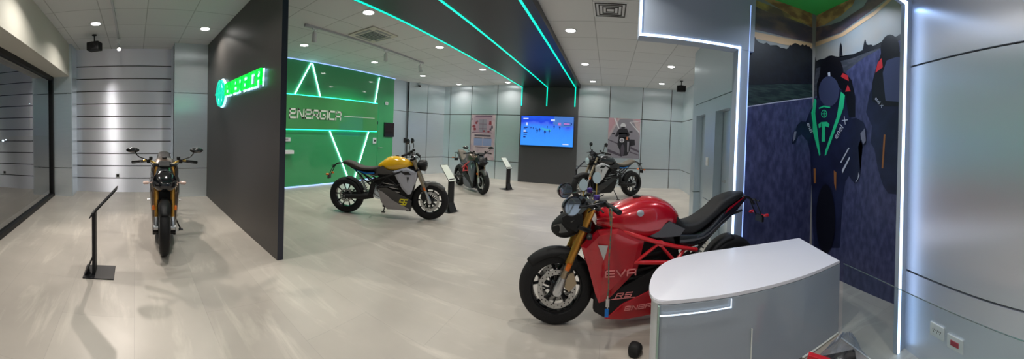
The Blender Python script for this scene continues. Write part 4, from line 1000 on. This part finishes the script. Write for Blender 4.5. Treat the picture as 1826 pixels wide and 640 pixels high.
    b = NB(); lathe_dir(b, [(.032, -.01), (.032, .007), (.022, .011), (.005, .011)], (.88, 0, st[3][2] - .002), (0, 0, 1), 22); link('charge_cap', b, 'black_plastic', tk, True)
    # tank side panels (darker wedge under the tank)
    b = NB()
    for s in (-1, 1):
        plate(b, [(.52, .80), (.66, .88), (.76, .81), (1.02, .80), (.80, .735), (.56, .735)], lambda x, z: s * (.152 + .1 * (z - .8)), s * .03, bev=.004)
    link('tank_panel', b, sp.get('tankpanel', 'gloss_black'), t)
    if sp.get('badge'):
        for s in (-1, 1):
            b = NB(); lathe_dir(b, [(.026, -.006), (.026, .006), (.02, .008)], (.90, s * .178, .965), (0, s, .25), 22); link('tank_badge', b, 'cast_silver', tk, True)
    # seat and tail
    if sporty: st = [(-.10, 1.03, 1.075, .06), (.0, .98, 1.075, .10), (.14, .90, 1.03, .115), (.24, .83, .94, .12), (.38, .74, .85, .13), (.50, .71, .84, .12), (.57, .74, .92, .10), (.60, .78, .94, .08)]
    else: st = [(-.06, .875, .915, .07), (.02, .845, .93, .11), (.14, .80, .90, .125), (.26, .775, .85, .135), (.42, .77, .84, .13), (.55, .775, .86, .11), (.62, .79, .885, .09)]
    b = NB(); loft(b, interp_st(st, 4), 22, 3.0); link('seat', b, sp['seat'], t, True)
    if sporty: st = [(-.14, .98, 1.04, .045), (.0, .86, .985, .085), (.16, .74, .90, .11), (.34, .62, .76, .13), (.55, .58, .77, .12)]
    else: st = [(-.04, .86, .885, .05), (.08, .80, .85, .09), (.22, .745, .80, .11), (.40, .70, .78, .13), (.58, .69, .79, .13)]
    b = NB(); loft(b, interp_st(st, 3), 18, 3.2); tl = link('tail_cowl', b, sp['tail'], t, True)
    if sp.get('stripe'):
        b = NB()
        for s in (-1, 1):
            if sporty: pp = [(.14, .885, .120), (-.09, 1.015, .072), (-.11, 1.035, .068), (.11, .935, .118)]
            else: pp = [(.10, .80, .100), (.38, .745, .134), (.52, .76, .134), (.52, .735, .134), (.36, .72, .134)]
            plate_pts = [(x, s * (y + .002), z) for x, z, y in pp]; quad(b, plate_pts)
        link('tail_stripe', b, sp['stripe'], tl)
    # plate bracket, tail lamp, indicators
    zt = 1.02 if sporty else .875
    b = NB()
    tube(b, smooth_path([(-.04, 0, zt), (-.20, 0, zt - .02), (-.27, 0, zt - .10)], 4), .013, 8); tube(b, [(-.24, -.05, zt - .03), (-.34, -.05, zt - .24)], .007, 6); tube(b, [(-.24, .05, zt - .03), (-.34, .05, zt - .24)], .007, 6)
    tube(b, [(-.26, -.10, zt - .05), (-.26, .10, zt - .05)], .008, 6); box(b, (-.36, -.06, zt - .30), (-.335, .06, zt - .22), bev=.004)
    pb = link('plate_bracket', b, 'black_plastic', t)
    b = NB(); lathe_dir(b, [(.026, 0), (.026, .018), (.015, .024)], (-.355, 0, zt - .27), (-1, 0, 0), 16); link('reflector', b, 'red_lens', pb, True)
    for s in (-1, 1):
        b = NB(); tube(b, [(-.33, s * .05, zt - .21), (-.335, s * .11, zt - .21)], .006, 6); lathe_dir(b, [(.008, -.03), (.018, -.01), (.018, .018), (.008, .03)], (-.335, s * .125, zt - .21), (-1, 0, 0), 12); link('rear_indicator', b, sp.get('rind', 'orange_lens'), t, True)
    # fork
    up, lo_ = FT + Vector((-.01, 0, .02)), FA
    ax = (lo_ - up)
    for s in (-1, 1):
        y = Vector((0, s * .098, 0)); b = NB()
        tube(b, [up + y, up + y + ax * .68], .0285, 16, mi=0); tube(b, [up + y + ax * .66, up + y + ax * .90], .021, 14, mi=1)
        tube(b, [up + y - ax * .015, up + y + ax * .01], .024, 14, mi=2)
        c = up + y + ax * .97
        tube(b, [up + y + ax * .84, c, c + Vector((.01, 0, -.03))], [.024, .034, .028], 14, mi=2)
        lathe_dir(b, [(.03, 0), (.03, .05)], FA + Vector((0, s * .075, 0)), (0, s, 0), 16, mi=2)
        link('fork_leg', b, [sp['fork'], sp.get('forklow', sp['fork']), 'cast_silver'], t, True)
        b = NB(); plate(b, [(WB - .16, .37), (WB - .13, .47), (WB - .075, .45), (WB - .06, .34), (WB - .10, .30)], lambda x, z: s * .088, s * .04, bev=.006); link('brake_caliper', b, 'champagne_fork' if sporty else 'black_plastic', t)
    b = NB()
    for f_ in (.02, .27):
        c = up + ax * f_; box(b, (-.05, -.135, -.018), (.05, .135, .018), bev=.008, mtx=Matrix.Translation(c) @ Matrix.Rotation(radians(-22), 4, 'Y'))
    link('triple_clamp', b, 'rim_black', t)
    # front fender: curved shell over the tyre
    b = NB(); n1, n2 = 18, 8; g = []
    a0, a1 = radians(40), radians(118)
    for i in range(n1 + 1):
        a = a0 + (a1 - a0) * i / n1; ring = []
        wd = .074 * (1 - .25 * abs(2 * i / n1 - 1) ** 3)
        for j in range(n2 + 1):
            v = -1 + 2 * j / n2; rr = RW + .018 - .06 * abs(v) ** 3.0
            ring.append(b.verts.new((WB + rr * cos(a), v * wd, RW + rr * sin(a))))
        g.append(ring)
    for i in range(n1):
        for j in range(n2): b.faces.new((g[i][j], g[i + 1][j], g[i + 1][j + 1], g[i][j + 1]))
    for s in (-1, 1):
        plate(b, [(WB - .05, RW + .25), (WB + .0, RW + .28), (WB - .12, RW + .32), (WB - .17, RW + .22), (WB - .11, RW + .14)], lambda x, z: s * .082, s * .008, bev=0)
    fo = link('front_fender', b, sp['fender'], t, True)
    md = fo.modifiers.new('s', 'SOLIDIFY'); md.thickness = .004
    for s in (-1, 1):
        b = NB(); lathe_dir(b, [(.016, -.028), (.018, -.02), (.018, .02), (.016, .028)], up + ax * .70 + Vector((.0, s * .128, 0)), ax, 14); link('fork_reflector', b, 'orange_lens', t, True)
    # headlight
    if sp['head'] == 'round':
        hc = Vector((1.335, 0, .905)); b = NB(); lathe_dir(b, [(.03, -.11), (.075, -.09), (.092, -.03), (.095, .03), (.088, .042)], hc, (1, 0, -.05), 28); hl = link('headlight', b, 'black_plastic', t, True)
        b = NB(); lathe_dir(b, [(.082, .038), (.078, .050), (.04, .064), (.005, .068)], hc, (1, 0, -.05), 26); link('headlight_lens', b, sp.get('lens', 'lens_glass'), hl, True)
        
        for s in (-1, 1): b = NB(); tube(b, [(1.22, s * .10, .93), (1.33, s * .095, .91)], .008, 6); link('headlight_bracket', b, 'black_plastic', t)
    else:
        nw = sp.get('nose_width', 1.0); b = NB(); loft(b, [(x, z0, z1, w_ * nw) for x, z0, z1, w_ in interp_st([(1.29, .80, .94, .06), (1.34, .75, .965, .088), (1.40, .725, .95, .10), (1.46, .73, .905, .085), (1.505, .765, .85, .045), (1.515, .79, .82, .02)], 4)], 24, 2.2); hl = link('headlight', b, sp['nose'], t, True)
        for s in (-1, 1):
            b = NB(); quad(b, [(1.40 + .01 * (nw > 1), s * .103 * nw, .80), (1.455, s * .088 * nw, .785), (1.512, s * .030 * nw, .80), (1.500, s * .055 * nw, .84), (1.45, s * .094 * nw, .865)]); link('headlight_lens', b, 'lens_glass', hl)
            b = NB(); plate(b, [(1.30, .94), (1.38, .965), (1.45, .91), (1.43, .85), (1.34, .80), (1.30, .86)], lambda x, z: s * (.118 - .14 * max(0, x - 1.3)) * nw, s * .012, bev=.003); link('nose_wing', b, sp['nose'], t)
        b = NB(); g = []
        for i in range(9):                                   # small fly screen
            u = i / 8; row = []
            for j in range(9):
                v = -1 + 2 * j / 8; row.append(b.verts.new((1.43 - .17 * u - .05 * v * v, v * (.115 - .035 * u), .90 + .17 * u - .02 * v * v)))
            g.append(row)
        for i in range(8):
            for j in range(8): b.faces.new((g[i][j], g[i + 1][j], g[i + 1][j + 1], g[i][j + 1]))
        so = link('fly_screen', b, sp.get('screen', 'lens_glass'), t, True); md = so.modifiers.new('s', 'SOLIDIFY'); md.thickness = .004
    # dash
    zb = 1.065 if not sporty else 1.02
    b = NB(); box(b, (-.012, -.065, -.045), (.018, .065, .045), bev=.008, mtx=Matrix.Translation((1.235, 0, zb + .01)) @ Matrix.Rotation(radians(-50), 4, 'Y')); b.transform(Matrix.Translation((bx, 0, 0))); ds = link('dashboard', b, 'black_plastic', t)
    # handlebar, grips, levers
    b = NB(); tube(b, smooth_path([(1.045, -.36, zb + .02), (1.10, -.20, zb + .045), (1.15, -.08, zb), (1.15, .08, zb), (1.10, .20, zb + .045), (1.045, .36, zb + .02)], 5), .0125, 10)
    hb = link('handlebar', b, sp.get('bar', 'black_plastic'), t, True); hb.location.x = bx
    b = NB(); box(b, (1.12, -.05, zb - .06), (1.18, .05, zb + .02), bev=.01); link('bar_clamp', b, sp.get('clamp', 'rim_black'), hb)
    for s in (-1, 1):
        b = NB(); p0, p1 = Vector((1.075, s * .265, zb + .034)), Vector((1.035, s * .395, zb + .015)); tube(b, [p0, p1], .0185, 14, mi=0); lathe_dir(b, [(.020, 0), (.020, .02), (.012, .024)], p1, p1 - p0, 14, mi=0); link('grip', b, 'rubber', hb, True)
        b = NB(); tube(b, smooth_path([(1.10, s * .225, zb + .03), (1.145, s * .26, zb + .03), (1.13, s * .40, zb + .01)], 4), .006, 8); box(b, (1.07, s * .20 - .022, zb + .01), (1.125, s * .20 + .022, zb + .06), bev=.008); link('brake_lever' if s < 0 else 'clutch_lever', b, 'black_plastic', hb, True)
        b = NB(); lathe_dir(b, [(.018, 0), (.022, .01), (.022, .035), (.018, .04)], (1.14, s * .17, zb + .055), (0, 0, 1), 14); link('fluid_reservoir', b, sp.get('res', 'black_plastic'), hb, True)
        # mirrors
        mw, mh, out, upz = sp.get('mirror', (.075, .045, .33, .19))
        mc = Vector((1.08 + bx, s * out, zb + upz)) + Vector(sp.get('mirror_off', (0, 0, 0)))
        b = NB(); tube(b, smooth_path([(1.10 + bx, s * .215, zb + .05), (1.12 + bx, s * (.24 + out) / 2, zb + upz * .55), tuple(mc + Vector((.03, -s * .03, -mh * .5)))], 4), .007, 8)
        loftm = []
        for (d_, k_) in ((.045, .35), (.03, .8), (.0, 1.0), (-.008, .97)):
            loftm.append([b.verts.new(mc + Vector((d_, mw * k_ * cos(2 * pi * q / 20), mh * k_ * sin(2 * pi * q / 20) + s * 0))) for q in range(20)])
        for i in range(3):
            for q in range(20): b.faces.new((loftm[i][q], loftm[i][(q + 1) % 20], loftm[i + 1][(q + 1) % 20], loftm[i + 1][q]))
        b.faces.new(loftm[0]); b.faces.new(loftm[-1])
        yaw = Matrix.Translation(mc) @ Matrix.Rotation(radians(sp.get('mirror_yaw', 0)), 4, 'Z') @ Matrix.Translation(-mc)
        for v in {v for rg in loftm for v in rg}: v.co = yaw @ v.co
        mo = link('mirror', b, 'gloss_black', t, True)
        b = NB(); quad(b, [tuple(yaw @ (mc + Vector((-.0095, mw * .88 * cos(2 * pi * q / 20), mh * .88 * sin(2 * pi * q / 20))))) for q in range(20)]); link('mirror_glass', b, sp.get('mglass', 'mirror_glass'), mo)
        # front indicators
        ic = Vector((1.26, s * .20, .80 if sporty else .86)); b = NB(); tube(b, [ic - Vector((0, s * .09, 0)), ic], .006, 6); lathe_dir(b, [(.008, -.01), (.019, .0), (.019, .05), (.010, .065)], ic, (.2, s, 0), 12); link('front_indicator', b, sp.get('find', 'black_plastic'), t, True)
        # foot pegs and heel plate
        b = NB(); tube(b, [(.48, s * .13, .40), (.47, s * .25, .40)], .013, 8); tube(b, [(.50, s * .14, .42), (.62, s * .17, .36)], .006, 6); link('footpeg', b, 'steel' if sporty else 'black_plastic', t, True)
        b = NB(); plate(b, [(.42, .36), (.50, .34), (.55, .56), (.47, .60)], lambda x, z: s * .145, s * .012, bev=.003); link('heel_plate', b, 'matte_black', t)
        b = NB(); tube(b, smooth_path([(1.10, s * .20, zb + .03), (1.26, s * .12, zb - .05), (1.24, s * .09, .84), (1.34, s * .11, .60), (1.40, s * .10, .42)], 5), .005, 6); link('brake_hose', b, 'gloss_black', t, True)
    # side stand
    b = NB(); tube(b, [(.70, .12, .28), (.62, .24, .015)], .011, 8); box(b, (.585, .215, 0), (.65, .275, .012), bev=.003); link('side_stand', b, 'black_plastic', t)
    # rear hugger
    b = NB(); g = []
    for i in range(13):
        a = radians(20) + radians(70) * i / 12; ring = []
        for j in range(7):
            v = -1 + 2 * j / 6; rr = RW + .02 - .03 * abs(v) ** 3; ring.append(b.verts.new((rr * cos(a), v * .085, RW + rr * sin(a))))
        g.append(ring)
    for i in range(12):
        for j in range(6): b.faces.new((g[i][j], g[i + 1][j], g[i + 1][j + 1], g[i][j + 1]))
    ho = link('rear_hugger', b, 'matte_black', t, True); md = ho.modifiers.new('s', 'SOLIDIFY'); md.thickness = .004
    st_ = sp.get('stretch', 1)
    if st_ != 1:                                             # the frame is long, the wheels stay round
        for ch in t.children:
            nm = ch.name.split('.')[0]
            if nm in ('front_wheel', 'front_fender', 'brake_caliper'): ch.scale.x = 1 / st_; ch.location.x = WB * (1 - 1 / st_)
            if nm in ('rear_wheel', 'rear_hugger'): ch.scale.x = 1 / st_
    # marks
    if sp.get('mark'):
        kind, mk = sp['mark']
        for s in (-1, 1):
            u = Vector((-s, 0, 0))
            if kind == 'S':
                b = NB(); stroke_text(b, 'S', (1.045 if s > 0 else .955, s * .149, .255), u, (0, 0, 1), .085, .75, .004, slant=.3); stroke_text(b, 'I', (.975 if s > 0 else 1.025, s * .149, .255), u, (0, 0, 1), .085, .75, .004, slant=.3); link('side_mark', b, mk, t)
            else:
                b = NB(); stroke_text(b, 'RS', (1.05 if s > 0 else .90, s * .151, .275), u, (0, 0, 1), .034, .6, .003, slant=.4); quad(b, [(1.10 if s > 0 else .86, s * .1525, .262), (.90 if s > 0 else 1.04, s * .1545, .262), (.91 if s > 0 else 1.03, s * .1545, .268), (1.06 if s > 0 else .9, s * .1525, .270)]); link('side_mark', b, mk, t)
                b = NB(); v_ = Vector((-.25 * s * 0, 0, 1)); stroke_text(b, 'EVA', (1.135 if s > 0 else 1.02, s * .180, .465), u, v_, .045, .6, .008, slant=.0, gap=1.2); link('fairing_mark', b, mk, t)
                b = NB(); stroke_text(b, 'eNeRGICA', (.98 if s > 0 else .66, s * .152, .165), u, (0, 0, 1), .030, .6, .005, slant=.2, gap=1.2); link('belly_mark', b, mk, t)
    return t

def heading(f, r): return atan2(f[1] - r[1], f[0] - r[0])
def place(sp, f, r, label, auto=True, sc=None):
    """f, r: ground contact of the front and the rear wheel"""
    h = heading(f, r); d = hypot(f[0] - r[0], f[1] - r[1]); s = sc or d / WB; w_ = WB * s * sp.get('stretch', 1)
    mx = ((f[0] + r[0]) / 2 - cos(h) * w_ / 2, (f[1] + r[1]) / 2 - sin(h) * w_ / 2)
    return motorcycle(sp, mx, h, label, s)
naked = dict(type='naked', rim='rim_black', spoke='y', frame='matte_black', belly='belly_grey', fairing='silver_paint', tank='yellow_paint', seat='brown_seat', tail='gloss_black', fork='champagne_fork', forklow='cast_silver', fender='grey_paint', head='round')
REDB = dict(type='sport', rim='rim_black', spoke='s', frame='red_frame', belly='red_paint', fairing='red_paint', tank='red_paint', seat='matte_black', tail='gloss_black', stripe='red_paint', fork='gold_fork', forklow='champagne_fork', fender='matte_black', head='sport', nose='matte_black', badge=True, mark=('RS', 'red_mark'), res='purple_metal', clamp='gold_metal', tankpanel='gloss_black', rind='red_lens', mirror=(.085, .075, .33, .10))
REDB['stretch'] = 1.155; REDB['mirror_yaw'] = -48; REDB['mirror_off'] = (.24, 0, -.06)
redbike = place(REDB, (-.38, 2.50), (1.26, 2.87), 'glossy red motorcycle with red trellis frame and gold forks in front', sc=1.0)
Y = dict(naked); Y.update(mark=('S', 'yellow_mark'), stripe='blue_accent', mirror=(.05, .05, .30, .24))
place(Y, (-2.98, 4.51), (-4.33, 3.72), 'yellow tanked motorcycle with silver side fairings before the green wall')
LB = dict(type='sport', rim='rim_black', spoke='s', frame='matte_black', belly='black_plastic', fairing='bronze_paint', tank='bronze_paint', seat='matte_black', tail='gloss_black', fork='gold_fork', fender='matte_black', head='sport', nose='gloss_black', bar='gold_metal', find='clear_lens', nose_width=1.4, mirror=(.085, .035, .40, .17))
place(LB, (-3.66, .37), (-5.10, .50), 'black and bronze motorcycle facing straight out before the slatted metal wall', sc=1.05)
B3 = dict(type='sport', rim='rim_black', spoke='y', frame='red_frame', belly='slate_paint', fairing='slate_paint', tank='bronze_paint', seat='taupe_seat', tail='gloss_black', fork='champagne_fork', fender='grey_paint', head='sport', nose='black_plastic', nose_width=1.3, mirror=(.085, .04, .38, .17))
place(B3, (-3.16, 7.24), (-4.32, 8.16), 'dark grey motorcycle with a red frame in front of the rose poster')
B4 = dict(naked); B4.update(tank='gloss_black', fairing='pale_silver', seat='taupe_seat', stripe='blue_accent', lens='pale_lens', fender='matte_black', mirror=(.05, .05, .30, .22), belly='black_plastic')
place(B4, (-.59, 7.62), (.70, 8.62), 'black and silver motorcycle with round headlight in front of the rider poster')

info_stand(-3.14, -.43, radians(90), 'dark information stand seen edge-on beside the bronze motorcycle', top='dark')
info_stand(-2.96, 5.24, radians(165), 'information stand with pale tilted plate in front of the yellow motorcycle\'s wheel')
info_stand(-2.81, 8.31, radians(154), 'information stand with pale tilted plate just left of the grey screen column')
info_stand(-.92, 8.95, radians(10), 'thin dark information stand seen edge-on, right of the grey screen column', top='dark')

# lanyard with a tag on the red motorcycle's bar
Mb = Matrix.Translation(redbike.location) @ Matrix.Rotation(redbike.rotation_euler.z, 4, 'Z') @ Matrix.Diagonal((*redbike.scale, 1))
hp = Mb @ Vector((1.165, .385, 1.035))
t = empty('key_lanyard', hp, 0, 'thin brown and teal lanyard with keys hanging from the red motorcycle\'s near grip', 'lanyard')
b = NB(); tube(b, smooth_path([(0, .0, .025), (.012, -.026, .0), (.012, -.03, -.15), (.006, -.03, -.35), (.012, -.03, -.55), (.004, -.03, -.62)], 6), .0055, 8, flat=.5); tube(b, [(0, 0, .025), (-.004, .024, 0), (.008, -.022, -.10)], .005, 8); link('strap', b, 'lanyard', t, True)
b = NB(); box(b, (-.004, -.036, -.68), (.022, -.030, -.62), bev=.002); tube(b, [(.01, -.033, -.60), (.01, -.033, -.73)], .005, 6); link('key', b, 'steel', t)
b = NB(); box(b, (-.008, -.040, -.75), (.020, -.028, -.69), bev=.004); link('key_fob', b, 'blue_accent', t)
# two pale oval tags on thin stalks rising from the red motorcycle's dashboard
for lx, ly, z1, lab in ((1.20, .03, 1.235, 'upper pale oval tag on a stalk above the red motorcycle\'s dashboard'), (1.29, -.02, 1.165, 'lower pale oval tag on a stalk above the red motorcycle\'s dashboard')):
    p = Mb @ Vector((lx, ly, 1.05)); t = empty('oval_tag', p, 0, lab, 'tag')
    b = NB(); tube(b, [(0, 0, 0), (0, 0, z1 - 1.05)], .006, 8); link('stalk', b, 'gold_metal', t, True)
    b = NB(); quad(b, [(.036 * cos(2 * pi * k / 24), -.008, z1 - 1.05 + .050 * sin(2 * pi * k / 24)) for k in range(24)])
    r_ = bmesh.ops.extrude_face_region(b, geom=list(b.faces)); bmesh.ops.translate(b, vec=(0, .010, 0), verts=[v for v in r_['geom'] if isinstance(v, bmesh.types.BMVert)])
    link('oval_plate', b, 'pale_lens', t)


# ---------------------------------------------------------------- reception counter
ZT = .61
t = empty('reception_counter', (1.0, 2.15, 0), 0, 'low white curved-end counter with grey glass front beside the red motorcycle', 'counter')
def arc_pts(extra=0.):
    base_ = [(1.82 + extra, 1.845 - extra), (1.40, 1.785 - extra), (.95, 1.77 - extra), (.50, 1.77 - extra), (.34 - extra * .5, 1.78 - extra), (.30 - extra, 1.88), (.33 - extra, 2.05), (.40 - extra, 2.22), (.52 - extra, 2.37 + extra), (.70, 2.47 + extra), (.95, 2.53 + extra), (1.35, 2.56 + extra), (1.92 + extra, 2.56 + extra)]
    return base_
def prism(b, pts, z0, z1, bev=0.):
    lo = [b.verts.new((x, y, z0)) for x, y in pts]; hi = [b.verts.new((x, y, z1)) for x, y in pts]; n = len(pts)
    f1 = b.faces.new(hi); b.faces.new(lo[::-1])
    for i in range(n): b.faces.new((lo[i], lo[(i + 1) % n], hi[(i + 1) % n], hi[i]))
    if bev: bmesh.ops.bevel(b, geom=list(f1.edges), offset=bev, segments=2, affect='EDGES')
sm = [(p.x, p.y) for p in smooth_path([(x, y, 0) for x, y in arc_pts()], 4)]
b = NB(); prism(b, sm, ZT - .022, ZT, .004); kid(link('counter_top', b, 'counter_white'), t)
cx, cy = 1.1, 2.15
b = NB(); prism(b, [(cx + (x - cx) * .975, cy + (y - cy) * .93) for x, y in sm], 0.0, ZT - .022); kid(link('counter_body', b, 'counter_body'), t)
front = [p for p in sm if p[1] < 1.85 and p[0] > .335]
b = NB(); pl = [(x, y - .004) for x, y in front]
f_in = [(x, y + .010) for x, y in pl]
prism(b, pl + f_in[::-1], .015, ZT - .026); kid(link('glass_front', b, 'counter_glass'), t)
b = NB(); tube(b, [(x, y - .006, .012) for x, y in front if x > 1.3], .007, 6); kid(link('edge_trim', b, 'edge_white'), t)
b = NB(); box(b, (.336, 1.757, .02), (.345, 1.785, ZT - .03), bev=.001); kid(link('glass_edge', b, 'edge_green'), t)
b = NB(); box(b, (.955, 1.753, .02), (.960, 1.762, .36)); kid(link('glass_joint', b, 'edge_white'), t)
b = NB(); box(b, (.345, 1.746, .530), (.80, 1.7515, .5355)); box(b, (.795, 1.746, .530), (.800, 1.7515, .585)); kid(link('light_line', b, 'led_soft'), t)

# clear glass screen standing beyond the counter
t = empty('glass_screen', (1.75, 1.2, 0), 0, 'low clear glass screen standing in front of the bare metal wall and mural foot', 'glass screen')
sp_ = [Vector((1.80 - .008 * u - .0058 * u * u, 1.85 - .25 * u, 0)) for u in [.3 + k * .5 for k in range(15)]]
b = NB(); c0 = [b.verts.new((p.x, p.y, .008)) for p in sp_]; c1 = [b.verts.new((p.x, p.y, ZT)) for p in sp_]
for i in range(len(sp_) - 1): b.faces.new((c0[i], c0[i + 1], c1[i + 1], c1[i]))
kid(link('glass_sheet', b, 'clear_sheet', smooth=True), t)
b = NB(); tube(b, [(p.x, p.y, ZT) for p in sp_], .0035, 6); kid(link('top_edge', b, 'mirror_glass'), t)
b = NB(); tube(b, [(p.x, p.y, .006) for p in sp_], .006, 6); kid(link('floor_channel', b, 'edge_white'), t)
# small black rubber stop on the floor
b = NB(); loft(b, interp_st([(-.05, .0, .04, .03), (-.03, 0, .075, .045), (.02, 0, .08, .048), (.05, 0, .05, .035)], 4), 20, 2.6)
o = tag(link('door_stop', b, 'rubber', smooth=True), 'small black rounded rubber stop on the floor by the counter\'s curved end', 'door stop'); o.location = (.262, 2.20, 0); o.rotation_euler = (0, 0, radians(60))
# plastic bag with items
t = empty('plastic_bag', (1.36, 1.38, 0), radians(-42), 'crumpled clear plastic bag holding red and black packets below the counter', 'bag')
random.seed(11)
b = NB(); g = []
for i in range(13):
    u = i / 12; row = []
    for j in range(24):
        a = 2 * pi * j / 24; wx = .34 * (1 - .93 * u ** 1.1); wy = .11 * (1 - .93 * u)
        row.append(b.verts.new((wx * cos(a) + .06 * u + random.uniform(-.009, .009), wy * sin(a) + random.uniform(-.009, .009), (.40 * u) + random.uniform(-.006, .006) + (.006 if i == 0 else 0))))
    g.append(row)
for i in range(12):
    for j in range(24): b.faces.new((g[i][j], g[i][(j + 1) % 24], g[i + 1][(j + 1) % 24], g[i + 1][j]))
link('film', b, 'bag_film', t)
b = NB(); box(b, (-.24, -.06, .0), (-.10, -.02, .24), bev=.006, mtx=Matrix.Rotation(radians(14), 4, 'Y')); link('red_packet', b, 'bag_item_red', t)
b = NB(); box(b, (-.06, -.05, .0), (.17, .035, .25), bev=.012, mtx=Matrix.Rotation(radians(-12), 4, 'Y')); link('black_packet', b, 'matte_black', t)
b = NB(); tube(b, smooth_path([(.0, -.06, .17), (.05, -.065, .20), (.11, -.06, .19), (.15, -.06, .14)], 5), .012, 8); link('gold_ribbon', b, 'bag_item_gold', t, True)
